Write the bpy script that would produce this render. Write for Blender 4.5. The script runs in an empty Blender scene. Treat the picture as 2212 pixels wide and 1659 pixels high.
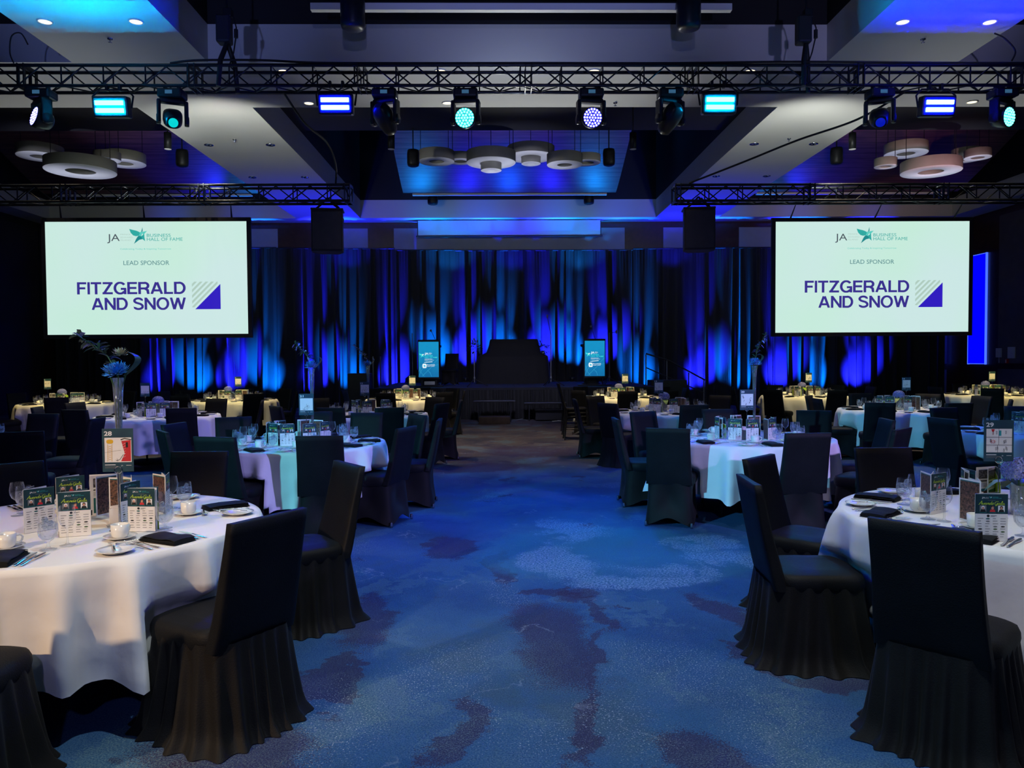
import bpy, bmesh, math, random
from math import pi, sin, cos, radians, atan2, hypot, sqrt
from mathutils import Vector, Matrix, noise

SC = bpy.context.scene
C = SC.collection

# ------------------------------------------------------------------ camera
cam_d = bpy.data.cameras.new('camera')
cam_d.sensor_width = 36.0
cam_d.lens = 1662.0 / 2212.0 * 36.0
cam_d.clip_start, cam_d.clip_end = 0.05, 200
cam = bpy.data.objects.new('camera', cam_d)
C.objects.link(cam)
_r = Vector((0.99983354, -0.01704962, -0.00649671))
_u = Vector((0.00703086, 0.03145806, 0.99948034))
_f = Vector((0.01683638, 0.99935965, -0.0315727))
cam.matrix_world = Matrix(((_r.x, _u.x, -_f.x, 0), (_r.y, _u.y, -_f.y, 0), (_r.z, _u.z, -_f.z, 1.6), (0, 0, 0, 1)))
SC.camera = cam

# ------------------------------------------------------------------ world, exposure
w = bpy.data.worlds.new('world')
SC.world = w
w.use_nodes = True
w.node_tree.nodes['Background'].inputs[0].default_value = (0.004, 0.008, 0.03, 1)
w.node_tree.nodes['Background'].inputs[1].default_value = 1.0
SC.view_settings.view_transform = 'Standard'
SC.view_settings.look = 'None'
SC.view_settings.gamma = 1.0
SC.view_settings.use_curve_mapping = False
SC.view_settings.exposure = 0.0
SC.render.film_transparent = False
cy = SC.cycles
cy.max_bounces = 7
cy.diffuse_bounces = 3
cy.glossy_bounces = 3
cy.transmission_bounces = 6
cy.transparent_max_bounces = 16
cy.caustics_reflective = False
cy.caustics_refractive = False
cy.sample_clamp_indirect = 4.0
cy.sample_clamp_direct = 0.0
cy.blur_glossy = 0.5
cy.use_adaptive_sampling = True
cy.adaptive_threshold = 0.02
cy.use_denoising = True
try:
    cy.denoiser = 'OPENIMAGEDENOISE'
    cy.denoising_prefilter = 'ACCURATE'
except Exception:
    pass
cy.use_light_tree = True

BLUE = (0.012, 0.015, 1.0)
CYAN = (0.004, 0.50, 0.95)
TEAL = (0.01, 0.85, 0.72)
WARM = (1.0, 0.72, 0.40)

def spot(name, loc, target, power, color, angle=40, blend=0.6, size=0.05):
    d = bpy.data.lights.new(name, 'SPOT')
    d.energy = power
    d.color = color
    d.spot_size = radians(angle)
    d.spot_blend = blend
    d.shadow_soft_size = size
    o = bpy.data.objects.new(name, d)
    o.location = loc
    o.rotation_euler = (Vector(target) - Vector(loc)).to_track_quat('-Z', 'Y').to_euler()
    C.objects.link(o)
    return o

# house downlights over the two front tables (recessed cans); aisle pair is added fill
for (x, y, p, tx, ty, ang) in [(-2.4, 3.2, 150, -2.3, 3.9, 58), (3.0, 3.2, 200, 2.9, 3.9, 58), ]:
    spot('house_and_fill_light', (x, y, 6.9), (tx, ty, 0), p, WARM, ang, 0.7, 0.08)
for (x, y, p) in [(0.3, 2.2, 900), (0.3, 5.0, 260)]:
    spot('house_and_fill_light', (x, y, 6.9), (x, y + 0.6, 0), p, (0.80, 0.92, 0.95), 66, 0.9, 0.08)  # added neutral fill for the near floor
# warm wash from the rear corner of the hall on the near left table linen
spot('house_wash', (-5.6, -2.6, 4.6), (-2.2, 3.3, 0.45), 1900, (1.0, 0.68, 0.38), 22, 0.6, 0.10)
spot('house_wash', (3.0, -3.0, 3.8), (3.2, 3.2, 0.55), 260, (1.0, 0.72, 0.45), 20, 0.6, 0.08)
# pin spots over the far tables (recessed cans in the soffits)
for (x, y) in [(-2.0, 16.9), (2.75, 17.0), (-5.8, 16.9), (-8.9, 16.0), (6.75, 16.9), (10.9, 16.9)]:
    spot('pin_spot', (x * 0.93, 14.2, 6.30), (x, y, 0.76), 2400, (1.0, 0.74, 0.25), 22, 0.8, 0.05)
for (x, y, p) in [(0.4, 15.5, 1000), (-8.0, 12.2, 260), (8.6, 12.2, 260), (-5.3, 12.2, 700), (6.4, 12.3, 700), (-2.0, 12.2, 420), (2.7, 12.2, 420)]:
    spot('pin_spot', (x, 13.6, 6.30), (x, y, 0.0), p, (1.0, 0.80, 0.52), 60, 0.9, 0.05)
spot('stage_fill', (0.4, 13.9, 4.9), (0.4, 21.6, 0.8), 900, (0.62, 0.60, 1.0), 34, 0.8, 0.10)  # added lamp without a fixture, lifts the stage deck
# LED pars on the floor behind the tables, grazing up the drapes
UPS = [('b', -11.53), ('c', -10.17), ('b', -9.11), ('c', -7.75), ('b', -6.3), ('c', -4.98), ('b', -3.64), ('c', -2.03),
       ('b', -1.12), ('c', 0.19), ('b', 1.38), ('c', 2.46), ('b', 3.49), ('c', 5.0), ('b', 6.81), ('c', 8.21), ('b', 9.53),
       ('c', 10.82), ('b', 12.25)]
for k, (c, x) in enumerate(UPS):
    on = -3.3 < x < 4.0
    z = 1.02 if on else 0.18
    d_ = 0.75 if k % 2 else -0.75
    blue = c == 'b'
    spot('uplight_beam', (x + d_, 25.15, z), (x - d_ * 0.15, 26.25, z + 1.05), 9000 if blue else 5000, BLUE if blue else (0.001, 0.17, 1.0), 42, 0.9, 0.03)
    spot('uplight_beam', (x + d_ * 0.6, 25.75, z), (x - d_ * 0.1, 26.25, z + 3.6), 8500 if blue else 5000, BLUE if blue else (0.001, 0.17, 1.0), 20, 0.9, 0.03)
# beams from the moving heads on the front truss onto the audience floor and tables
spot('head_beam', (-6.57, 11.1, 5.12), (-6.0, 6.0, 0.7), 500, (0.05, 0.08, 1.0), 34, 0.6, 0.12)
spot('head_beam', (-0.46, 11.1, 5.05), (1.0, 6.3, 0.0), 420, (0.06, 0.55, 1.0), 26, 0.6, 0.12)
spot('head_beam', (1.38, 11.1, 5.04), (0.2, 7.4, 0.0), 1050, (0.02, 0.20, 1.0), 44, 0.9, 0.12)
spot('head_beam', (7.46, 11.1, 5.12), (6.6, 6.2, 0.7), 300, (0.03, 0.65, 1.0), 34, 0.6, 0.12)
# back-of-house washes behind the camera: teal from the left, lavender from the right, blue over everything
spot('front_wash', (-7.0, -2.0, 5.0), (2.6, 8.1, 0.8), 5250, (0.14, 0.60, 0.95), 17, 0.6, 0.10)
spot('front_wash', (7.5, -2.0, 5.0), (-2.1, 8.0, 0.8), 5000, (0.36, 0.32, 1.0), 17, 0.6, 0.10)
spot('front_wash', (-7.5, -1.0, 5.0), (-2.4, 7.8, 0.8), 4000, (0.12, 0.66, 0.80), 17, 0.6, 0.10)
spot('front_wash', (8.0, -1.0, 5.0), (2.8, 7.8, 0.8), 3500, (0.46, 0.34, 0.95), 17, 0.6, 0.10)
spot('front_wash', (-7.0, -2.5, 5.0), (3.1, 3.3, 0.3), 520, (0.22, 0.72, 1.0), 13, 0.6, 0.10)
for (x, tx, c) in ((-4.5, -5.5, (0.26, 0.34, 1.0)), (0.5, 0.4, (0.30, 0.36, 1.0)), (5.0, 6.0, (0.42, 0.42, 0.95))):
    spot('front_wash', (x, -4.5, 2.2), (tx, 12.5, 8.5), 2000, c, 24, 0.8, 0.20)
spot('front_wash', (0.3, -4.0, 5.0), (0.3, 14.0, 0.8), 420, (0.45, 0.45, 1.0), 64, 0.7, 0.15)
# added unseen fill lamps that lift the long beams, the cross beam and the coffers
for (x, y, z, tx, ty, p, c, an) in [(-5.2, 13.3, 4.9, -5.4, 18.5, 330, (0.95, 0.98, 0.92), 95), (5.9, 13.3, 4.9, 6.3, 18.5, 360, (0.95, 0.98, 0.92), 95),
      (0.3, 11.6, 5.3, 0.3, 13.6, 30, (0.6, 0.7, 1.0), 140),
      (-5.4, 24.5, 3.2, -5.6, 24.0, 600, BLUE, 120), (6.0, 24.5, 3.2, 6.2, 24.0, 600, BLUE, 120), (-1.6, 25.5, 4.4, -1.6, 26.3, 260, (0.004, 0.24, 0.95), 110), (0.5, 25.5, 4.4, 0.5, 26.3, 300, BLUE, 110), (2.8, 25.5, 4.4, 2.8, 26.3, 260, (0.004, 0.24, 0.95), 110), (-5.0, 25.6, 4.6, -5.0, 26.5, 160, BLUE, 110), (5.9, 25.6, 4.6, 5.9, 26.5, 160, BLUE, 110)]:
    spot('beam_fill', (x, y, z), (tx, ty, 6.37), p, c, an, 0.9, 0.10)
# added unseen lamps near the drape top; they brighten the timber coffer panels
for (x, tx, p, c) in [(-2.6, -2.7, 210, (0.003, 0.24, 1.0)), (-1.0, -0.9, 230, BLUE), (0.4, 0.4, 260, (0.004, 0.07, 1.0)), (1.8, 1.9, 230, BLUE), (3.3, 3.5, 210, (0.003, 0.24, 1.0)),
      (-7.9, -8.0, 230, (0.003, 0.24, 1.0)), (-9.4, -9.6, 330, BLUE), (8.6, 8.7, 200, (0.003, 0.24, 1.0)), (10.0, 10.2, 280, BLUE)]:
    spot('panel_fill', (x, 25.55, 5.0), (tx, 23.5, 7.35), p * 1.6, c, 58, 0.9, 0.06)
spot('panel_fill', (9.5, 13.9, 4.9), (11.4, 23.2, 7.25), 420, (0.9, 0.45, 0.55), 40, 0.9, 0.06)  # added reddish lamp, no fixture, tints the right coffer panel
for (x, tx, p) in ((0.4, 0.4, 800), (-10.2, -10.2, 700), (10.8, 10.8, 700)):
    spot('ring_lamp_fill', (x, 17.2, 1.3), (tx, 19.1, 6.4), p, (0.72, 0.76, 1.0), 40, 0.9, 0.10)  # added unseen lamps that brighten the ring lamps from below
# low fill lamps added at the stage end, lifting the cross beam's underside
for (x, tx, p) in ((0.4, 0.4, 1500), (-6.0, -9.0, 900), (7.2, 9.6, 900)):
    spot('beam_fill', (x, 20.4, 1.0), (tx, 13.3, 6.37), p, (0.95, 0.97, 0.92), 52, 0.9, 0.10)

# ------------------------------------------------------------------ materials
def nodes_of(m):
    m.use_nodes = True
    nt = m.node_tree
    return nt, nt.nodes, nt.links

def N(nt, typ, **kw):
    n = nt.nodes.new(typ)
    for k, v in kw.items():
        if k.startswith('i_'):
            key = k[2:]
            n.inputs[int(key) if key.isdigit() else key].default_value = v
        else:
            setattr(n, k, v)
    return n

_mats = {}
def pbr(name, col, rough=0.5, metal=0.0, var=0.0, vscale=8.0, bump=0.0, bscale=200.0, sheen=0.0, coat=0.0, spec=0.5, col2=None, trans=0.0, ior=1.45):
    if name in _mats: return _mats[name]
    m = bpy.data.materials.new(name)
    nt, nd, lk = nodes_of(m)
    b = nd['Principled BSDF']
    b.inputs['Base Color'].default_value = (*col, 1)
    b.inputs['Roughness'].default_value = rough
    b.inputs['Metallic'].default_value = metal
    b.inputs['Specular IOR Level'].default_value = spec
    b.inputs['Sheen Weight'].default_value = sheen
    b.inputs['Sheen Roughness'].default_value = 0.5
    b.inputs['Coat Weight'].default_value = coat
    b.inputs['Transmission Weight'].default_value = trans
    b.inputs['IOR'].default_value = ior
    tc = N(nt, 'ShaderNodeTexCoord')
    if var > 0 or col2:
        n = N(nt, 'ShaderNodeTexNoise'); n.inputs['Scale'].default_value = vscale; n.inputs['Detail'].default_value = 3
        lk.new(tc.outputs['Object'], n.inputs['Vector'])
        r = N(nt, 'ShaderNodeValToRGB')
        c2 = col2 if col2 else tuple(max(0, c * (1 - var)) for c in col)
        r.color_ramp.elements[0].position = 0.35; r.color_ramp.elements[0].color = (*c2, 1)
        r.color_ramp.elements[1].position = 0.65; r.color_ramp.elements[1].color = (*col, 1)
        lk.new(n.outputs['Fac'], r.inputs['Fac']); lk.new(r.outputs['Color'], b.inputs['Base Color'])
    if bump > 0:
        n2 = N(nt, 'ShaderNodeTexNoise'); n2.inputs['Scale'].default_value = bscale; n2.inputs['Detail'].default_value = 2
        lk.new(tc.outputs['Object'], n2.inputs['Vector'])
        bp = N(nt, 'ShaderNodeBump'); bp.inputs['Strength'].default_value = bump; bp.inputs['Distance'].default_value = 0.01
        lk.new(n2.outputs['Fac'], bp.inputs['Height']); lk.new(bp.outputs['Normal'], b.inputs['Normal'])
    _mats[name] = m
    return m

def emit(name, col, strength=1.0, base=(0.02, 0.02, 0.02)):
    if name in _mats: return _mats[name]
    m = bpy.data.materials.new(name)
    nt, nd, lk = nodes_of(m)
    b = nd['Principled BSDF']
    b.inputs['Base Color'].default_value = (*base, 1)
    b.inputs['Roughness'].default_value = 0.5
    b.inputs['Emission Color'].default_value = (*col, 1)
    b.inputs['Emission Strength'].default_value = strength
    _mats[name] = m
    return m

def thin_glass(name, tint=(0.97, 0.98, 1.0), edge=1.0, haze=0.035, bump=0.0):
    m = bpy.data.materials.new(name)
    nt, nd, lk = nodes_of(m)
    nd.remove(nd['Principled BSDF'])
    out = nd['Material Output']
    tr = N(nt, 'ShaderNodeBsdfTransparent'); tr.inputs[0].default_value = (*tint, 1)
    gl = N(nt, 'ShaderNodeBsdfGlossy'); gl.inputs['Roughness'].default_value = 0.06; gl.inputs[0].default_value = (0.95, 0.97, 1, 1)
    df = N(nt, 'ShaderNodeBsdfTranslucent'); df.inputs[0].default_value = (0.9, 0.93, 0.97, 1)
    d2 = N(nt, 'ShaderNodeBsdfDiffuse'); d2.inputs[0].default_value = (0.9, 0.93, 0.97, 1)
    dd = N(nt, 'ShaderNodeMixShader'); dd.inputs[0].default_value = 0.5; lk.new(df.outputs[0], dd.inputs[1]); lk.new(d2.outputs[0], dd.inputs[2])
    sh = N(nt, 'ShaderNodeMixShader'); sh.inputs[0].default_value = 0.35; lk.new(gl.outputs[0], sh.inputs[1]); lk.new(dd.outputs[0], sh.inputs[2])  # diffuse white brightens the rim, painting in highlights
    lw = N(nt, 'ShaderNodeLayerWeight'); lw.inputs[0].default_value = 0.4
    if bump:
        tc = N(nt, 'ShaderNodeTexCoord'); n = N(nt, 'ShaderNodeTexNoise'); n.inputs['Scale'].default_value = 60; lk.new(tc.outputs['Object'], n.inputs['Vector'])
        bp = N(nt, 'ShaderNodeBump'); bp.inputs['Strength'].default_value = bump; bp.inputs['Distance'].default_value = 0.02; lk.new(n.outputs['Fac'], bp.inputs['Height'])
        for q in (gl, lw): lk.new(bp.outputs['Normal'], q.inputs['Normal'])
    pw = N(nt, 'ShaderNodeMath', operation='POWER'); pw.inputs[1].default_value = 2.2
    lk.new(lw.outputs['Facing'], pw.inputs[0])
    mr = N(nt, 'ShaderNodeMapRange'); mr.inputs['To Min'].default_value = haze; mr.inputs['To Max'].default_value = edge
    lk.new(pw.outputs[0], mr.inputs['Value'])
    mx = N(nt, 'ShaderNodeMixShader')
    lk.new(mr.outputs[0], mx.inputs[0]); lk.new(tr.outputs[0], mx.inputs[1]); lk.new(sh.outputs[0], mx.inputs[2])
    lk.new(mx.outputs[0], out.inputs['Surface'])
    return m

M_glass = thin_glass('stemware_glass')
M_vase = thin_glass('vase_glass', (0.92, 0.96, 0.98), 1.0, 0.20)
M_water = thin_glass('iced_water', (0.92, 0.95, 0.98), 0.9, 0.10, 0.9)
M_ice = thin_glass('ice', (0.85, 0.9, 0.95), 0.95, 0.16, 0.8)
M_cover = pbr('black_spandex', (0.0085, 0.0088, 0.0100), 0.6, var=0.25, vscale=5, bump=0.15, bscale=160, sheen=0.0, spec=0.18)
M_skirt = pbr('black_polyester', (0.0105, 0.0098, 0.0098), 0.65, var=0.25, vscale=6, bump=0.15, bscale=160, sheen=0.02, spec=0.2)
M_foot = pbr('chair_foot_metal', (0.5, 0.5, 0.52), 0.25, 1.0)
M_blackmetal = pbr('black_powdercoat', (0.018, 0.019, 0.022), 0.38, 0.3, var=0.3)
M_truss = pbr('black_truss_paint', (0.022, 0.025, 0.032), 0.33, 0.6, var=0.35, vscale=14)
M_rubber = pbr('black_rubber', (0.012, 0.012, 0.014), 0.6)
M_napkin = pbr('black_napkin_cloth', (0.0085, 0.0095, 0.011), 0.8, var=0.3, vscale=30, bump=0.3, bscale=400, sheen=0.03, spec=0.2)
M_china = pbr('white_china', (0.80, 0.79, 0.76), 0.18, coat=0.6, var=0.03)
M_steel = pbr('polished_steel', (0.82, 0.83, 0.86), 0.12, 1.0)
M_chrome = pbr('chrome_wire', (0.75, 0.76, 0.8), 0.12, 1.0)
M_paper = pbr('printed_white_paper', (0.80, 0.79, 0.78), 0.45, var=0.03, vscale=20)
M_darkprint = pbr('dark_teal_print', (0.010, 0.035, 0.05), 0.35, col2=(0.014, 0.055, 0.07), vscale=22)
M_tealprint = pbr('teal_print', (0.02, 0.16, 0.17), 0.35, var=0.3, vscale=30)
M_lime = pbr('lime_print', (0.33, 0.50, 0.02), 0.4, var=0.25, vscale=60)
M_limetext = pbr('lime_script_print', (0.42, 0.60, 0.06), 0.4)
M_photo = pbr('brown_photo_print', (0.20, 0.10, 0.065), 0.35, col2=(0.012, 0.010, 0.012), vscale=95)
M_photo2 = pbr('group_photo_print', (0.26, 0.24, 0.22), 0.35, col2=(0.012, 0.012, 0.016), vscale=120)
M_ink = pbr('black_ink', (0.015, 0.017, 0.02), 0.4)
M_greyink = pbr('grey_ink', (0.18, 0.19, 0.20), 0.5)
M_whiteink = pbr('white_ink', (0.8, 0.82, 0.84), 0.5)
M_skin = pbr('portrait_skin_print', (0.55, 0.27, 0.19), 0.5)
M_red = pbr('red_print', (0.55, 0.02, 0.03), 0.5)
M_yellow = pbr('yellow_crayon', (0.70, 0.42, 0.02), 0.6)
M_tealink = pbr('teal_ink', (0.03, 0.35, 0.38), 0.5)
M_purpleink = pbr('purple_ink', (0.2, 0.12, 0.4), 0.5)
M_card = pbr('sign_card_navy', (0.022, 0.055, 0.085), 0.35, col2=(0.026, 0.075, 0.10), vscale=18)
M_stem = pbr('flower_stem', (0.05, 0.13, 0.04), 0.5, var=0.3, vscale=40)
M_leaf = pbr('dark_leaf', (0.045, 0.10, 0.05), 0.4, var=0.4, vscale=30, coat=0.2)
M_limeleaf = pbr('lime_leaf', (0.22, 0.38, 0.03), 0.45, var=0.4, vscale=25)
M_bluepetal = pbr('blue_petal', (0.02, 0.33, 0.92), 0.5, var=0.3, vscale=50, sheen=0.2)
M_hydrangea = pbr('hydrangea_petal', (0.24, 0.25, 0.62), 0.55, col2=(0.12, 0.16, 0.45), vscale=60)
M_buff = pbr('buff_flower', (0.62, 0.52, 0.30), 0.5, var=0.3, vscale=60)
M_lamp_shade = pbr('ring_lamp_fabric', (0.40, 0.38, 0.32), 0.7, var=0.12, vscale=3)
M_lamp_face = pbr('ring_lamp_diffuser', (0.82, 0.82, 0.80), 0.5)
M_white = pbr('painted_plasterboard', (0.62, 0.62, 0.585), 0.75, var=0.05, vscale=0.6, bump=0.05, bscale=40)
M_void = pbr('black_ceiling_paint', (0.012, 0.012, 0.014), 0.75, var=0.2, vscale=1)
M_wallL = pbr('charcoal_wall_panel', (0.045, 0.040, 0.045), 0.6, var=0.2, vscale=1.2, bump=0.1, bscale=80)
M_wallfab = pbr('grey_fabric_wall_panel', (0.13, 0.11, 0.11), 0.85, var=0.12, vscale=3, bump=0.3, bscale=120)
M_wood = pbr('dark_cherry_trim', (0.050, 0.016, 0.013), 0.35, var=0.35, vscale=7, coat=0.2)
M_stage = pbr('stage_deck_carpet', (0.035, 0.038, 0.055), 0.8, var=0.3, vscale=4, bump=0.3, bscale=200)
M_skirtst = pbr('black_stage_skirt', (0.010, 0.010, 0.011), 0.75, var=0.2, vscale=8, sheen=0.05)
M_boxwood = pbr('dark_step_ply', (0.050, 0.034, 0.026), 0.6, var=0.3, vscale=8)
M_plastic = pbr('white_plastic', (0.7, 0.7, 0.68), 0.4)

def linen():
    m = bpy.data.materials.new('white_linen')
    nt, nd, lk = nodes_of(m)
    b = nd['Principled BSDF']
    b.inputs['Base Color'].default_value = (0.80, 0.79, 0.775, 1)
    b.inputs['Roughness'].default_value = 0.78
    b.inputs['Sheen Weight'].default_value = 0.1
    tc = N(nt, 'ShaderNodeTexCoord')
    n1 = N(nt, 'ShaderNodeTexNoise'); n1.inputs['Scale'].default_value = 3.5; n1.inputs['Detail'].default_value = 4
    n2 = N(nt, 'ShaderNodeTexNoise'); n2.inputs['Scale'].default_value = 350; n2.inputs['Detail'].default_value = 1
    lk.new(tc.outputs['Object'], n1.inputs['Vector']); lk.new(tc.outputs['Object'], n2.inputs['Vector'])
    b1 = N(nt, 'ShaderNodeBump'); b1.inputs['Strength'].default_value = 0.5; b1.inputs['Distance'].default_value = 0.02
    b2 = N(nt, 'ShaderNodeBump'); b2.inputs['Strength'].default_value = 0.1; b2.inputs['Distance'].default_value = 0.002
    lk.new(n1.outputs['Fac'], b1.inputs['Height']); lk.new(b1.outputs['Normal'], b2.inputs['Normal']); lk.new(n2.outputs['Fac'], b2.inputs['Height'])
    lk.new(b2.outputs['Normal'], b.inputs['Normal'])
    return m
M_linen = linen()

def velvet():
    m = bpy.data.materials.new('black_drape_velour')
    nt, nd, lk = nodes_of(m)
    b = nd['Principled BSDF']
    b.inputs['Base Color'].default_value = (0.030, 0.031, 0.034, 1)
    b.inputs['Roughness'].default_value = 0.8
    b.inputs['Specular IOR Level'].default_value = 0.1
    b.inputs['Sheen Weight'].default_value = 0.08
    b.inputs['Sheen Roughness'].default_value = 0.4
    tc = N(nt, 'ShaderNodeTexCoord'); mp = N(nt, 'ShaderNodeMapping'); mp.inputs['Scale'].default_value = (30, 30, 2)
    n1 = N(nt, 'ShaderNodeTexNoise'); n1.inputs['Scale'].default_value = 1.0; n1.inputs['Detail'].default_value = 3
    lk.new(tc.outputs['Object'], mp.inputs['Vector']); lk.new(mp.outputs[0], n1.inputs['Vector'])
    bp = N(nt, 'ShaderNodeBump'); bp.inputs['Strength'].default_value = 0.35; bp.inputs['Distance'].default_value = 0.03
    lk.new(n1.outputs['Fac'], bp.inputs['Height']); lk.new(bp.outputs['Normal'], b.inputs['Normal'])
    return m
M_drape = velvet()

def timber():
    m = bpy.data.materials.new('timber_plank_ceiling')
    nt, nd, lk = nodes_of(m)
    b = nd['Principled BSDF']
    b.inputs['Roughness'].default_value = 0.45
    tc = N(nt, 'ShaderNodeTexCoord')
    sx = N(nt, 'ShaderNodeSeparateXYZ'); lk.new(tc.outputs['Object'], sx.inputs[0])
    dv = N(nt, 'ShaderNodeMath', operation='MULTIPLY'); dv.inputs[1].default_value = 4.6
    lk.new(sx.outputs['Y'], dv.inputs[0])
    fr = N(nt, 'ShaderNodeMath', operation='FRACT'); lk.new(dv.outputs[0], fr.inputs[0])
    gt = N(nt, 'ShaderNodeMath', operation='GREATER_THAN'); gt.inputs[1].default_value = 0.07; lk.new(fr.outputs[0], gt.inputs[0])
    mp = N(nt, 'ShaderNodeMapping'); mp.inputs['Scale'].default_value = (0.6, 6, 6); lk.new(tc.outputs['Object'], mp.inputs[0])
    n = N(nt, 'ShaderNodeTexNoise'); n.inputs['Scale'].default_value = 2; n.inputs['Detail'].default_value = 6; lk.new(mp.outputs[0], n.inputs['Vector'])
    r = N(nt, 'ShaderNodeValToRGB')
    r.color_ramp.elements[0].position = 0.3; r.color_ramp.elements[0].color = (0.10, 0.040, 0.038, 1)
    r.color_ramp.elements[1].position = 0.7; r.color_ramp.elements[1].color = (0.20, 0.090, 0.075, 1)
    lk.new(n.outputs['Fac'], r.inputs[0])
    mx = N(nt, 'ShaderNodeMix', data_type='RGBA')
    mx.inputs[6].default_value = (0.01, 0.006, 0.006, 1)
    lk.new(gt.outputs[0], mx.inputs[0]); lk.new(r.outputs[0], mx.inputs[7])
    lk.new(mx.outputs[2], b.inputs['Base Color'])
    return m
M_timber = timber()

def carpet():
    m = bpy.data.materials.new('watercolour_pattern_carpet')
    nt, nd, lk = nodes_of(m)
    b = nd['Principled BSDF']
    b.inputs['Roughness'].default_value = 0.95
    b.inputs['Specular IOR Level'].default_value = 0.1
    geo = N(nt, 'ShaderNodeTexCoord')
    P0 = geo.outputs['Object']
    def noise_(scale, detail, vec=P0, rough=0.5, dist=0.0):
        n = N(nt, 'ShaderNodeTexNoise'); n.inputs['Scale'].default_value = scale; n.inputs['Detail'].default_value = detail
        n.inputs['Roughness'].default_value = rough; n.inputs['Distortion'].default_value = dist
        lk.new(vec, n.inputs['Vector']); return n
    def math(op, a, bb=None, clamp=False):
        n = N(nt, 'ShaderNodeMath', operation=op); n.use_clamp = clamp
        for k, v in enumerate((a, bb)):
            if v is None: continue
            if isinstance(v, (int, float)): n.inputs[k].default_value = v
            else: lk.new(v, n.inputs[k])
        return n.outputs[0]
    def smooth(v, lo, hi):
        n = N(nt, 'ShaderNodeMapRange', interpolation_type='SMOOTHSTEP'); lk.new(v, n.inputs['Value'])
        n.inputs['From Min'].default_value = lo; n.inputs['From Max'].default_value = hi
        return n.outputs[0]
    def mix(f, a, bb):
        n = N(nt, 'ShaderNodeMix', data_type='RGBA')
        if isinstance(f, (int, float)): n.inputs[0].default_value = f
        else: lk.new(f, n.inputs[0])
        for k, v in ((6, a), (7, bb)):
            if isinstance(v, tuple): n.inputs[k].default_value = (*v, 1)
            else: lk.new(v, n.inputs[k])
        return n.outputs[2]
    # warped coordinates, so that every blot has a torn watercolour edge
    wn = noise_(1.3, 4, rough=0.6); wn2 = noise_(9, 5, rough=0.7)
    def vsub(c, k):
        n = N(nt, 'ShaderNodeVectorMath', operation='SUBTRACT'); n.inputs[1].default_value = (0.5, 0.5, 0.5); lk.new(c, n.inputs[0])
        s = N(nt, 'ShaderNodeVectorMath', operation='SCALE'); s.inputs['Scale'].default_value = k; lk.new(n.outputs[0], s.inputs[0]); return s.outputs[0]
    def vadd(a, c):
        n = N(nt, 'ShaderNodeVectorMath', operation='ADD'); lk.new(a, n.inputs[0]); lk.new(c, n.inputs[1]); return n.outputs[0]
    Pw = vadd(vadd(vadd(P0, vsub(wn.outputs['Color'], 0.60)), vsub(wn2.outputs['Color'], 0.13)), vsub(noise_(3.4, 5, rough=0.65).outputs['Color'], 0.34))
    sep = N(nt, 'ShaderNodeSeparateXYZ'); lk.new(P0, sep.inputs[0])
    big = noise_(0.42, 5, Pw, 0.55); mid = noise_(1.15, 6, Pw, 0.6, 0.4); st = noise_(0.8, 4, Pw, 0.5, 1.2)
    # near half is blue; warm light on the far half painted in as brown-grey
    r = N(nt, 'ShaderNodeValToRGB'); e = r.color_ramp.elements
    e[0].position = 0.28; e[0].color = (0.012, 0.030, 0.115, 1)
    e[1].position = 0.74; e[1].color = (0.062, 0.120, 0.185, 1)
    for p, c in [(0.42, (0.018, 0.062, 0.175)), (0.52, (0.030, 0.095, 0.21)), (0.60, (0.040, 0.088, 0.15))]:
        k = e.new(p); k.color = (*c, 1)
    lk.new(big.outputs['Fac'], r.inputs[0])
    base = r.outputs[0]
    r2 = N(nt, 'ShaderNodeValToRGB'); e = r2.color_ramp.elements
    e[0].position = 0.34; e[0].color = (0.035, 0.035, 0.060, 1)
    e[1].position = 0.66; e[1].color = (0.115, 0.110, 0.105, 1)
    k = e.new(0.5); k.color = (0.080, 0.062, 0.066, 1)
    lk.new(mid.outputs['Fac'], r2.inputs[0])
    yw = N(nt, 'ShaderNodeSeparateXYZ'); lk.new(Pw, yw.inputs[0])
    far = smooth(yw.outputs['Y'], 10.3, 12.2)
    base = mix(far, base, r2.outputs[0])
    # mid-tone torn shapes
    base = mix(math('MULTIPLY', smooth(mid.outputs['Fac'], 0.55, 0.57), 0.45), base, (0.060, 0.135, 0.205))
    base = mix(math('MULTIPLY', smooth(st.outputs['Fac'], 0.63, 0.65), 0.7), base, (0.028, 0.014, 0.050))
    # tuft grain
    g3 = noise_(105, 2, rough=0.6); g1 = noise_(170, 2, rough=0.6); g2 = noise_(60, 3, rough=0.7)
    def blob(x, y, rx, ry, rot, soft=0.45):
        mp = N(nt, 'ShaderNodeMapping', vector_type='TEXTURE')
        mp.inputs['Location'].default_value = (x, y, 0); mp.inputs['Rotation'].default_value = (0, 0, radians(rot)); mp.inputs['Scale'].default_value = (rx, ry, 1)
        fl = N(nt, 'ShaderNodeVectorMath', operation='MULTIPLY'); fl.inputs[1].default_value = (1, 1, 0)
        lk.new(Pw, fl.inputs[0]); lk.new(fl.outputs[0], mp.inputs[0])
        ln = N(nt, 'ShaderNodeVectorMath', operation='LENGTH'); lk.new(mp.outputs[0], ln.inputs[0])
        return math('SUBTRACT', 1.0, smooth(ln.outputs['Value'], 1 - soft, 1 + soft))
    def union(lst):
        o = lst[0]
        for q in lst[1:]: o = math('MAXIMUM', o, q)
        return o
    grainy = lambda mk, lo=0.25, w=0.12: smooth(math('ADD', mk, math('MULTIPLY', math('SUBTRACT', g3.outputs['Fac'], 0.5), 2.2)), lo + 0.25 - w, lo + 0.25 + w)
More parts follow.
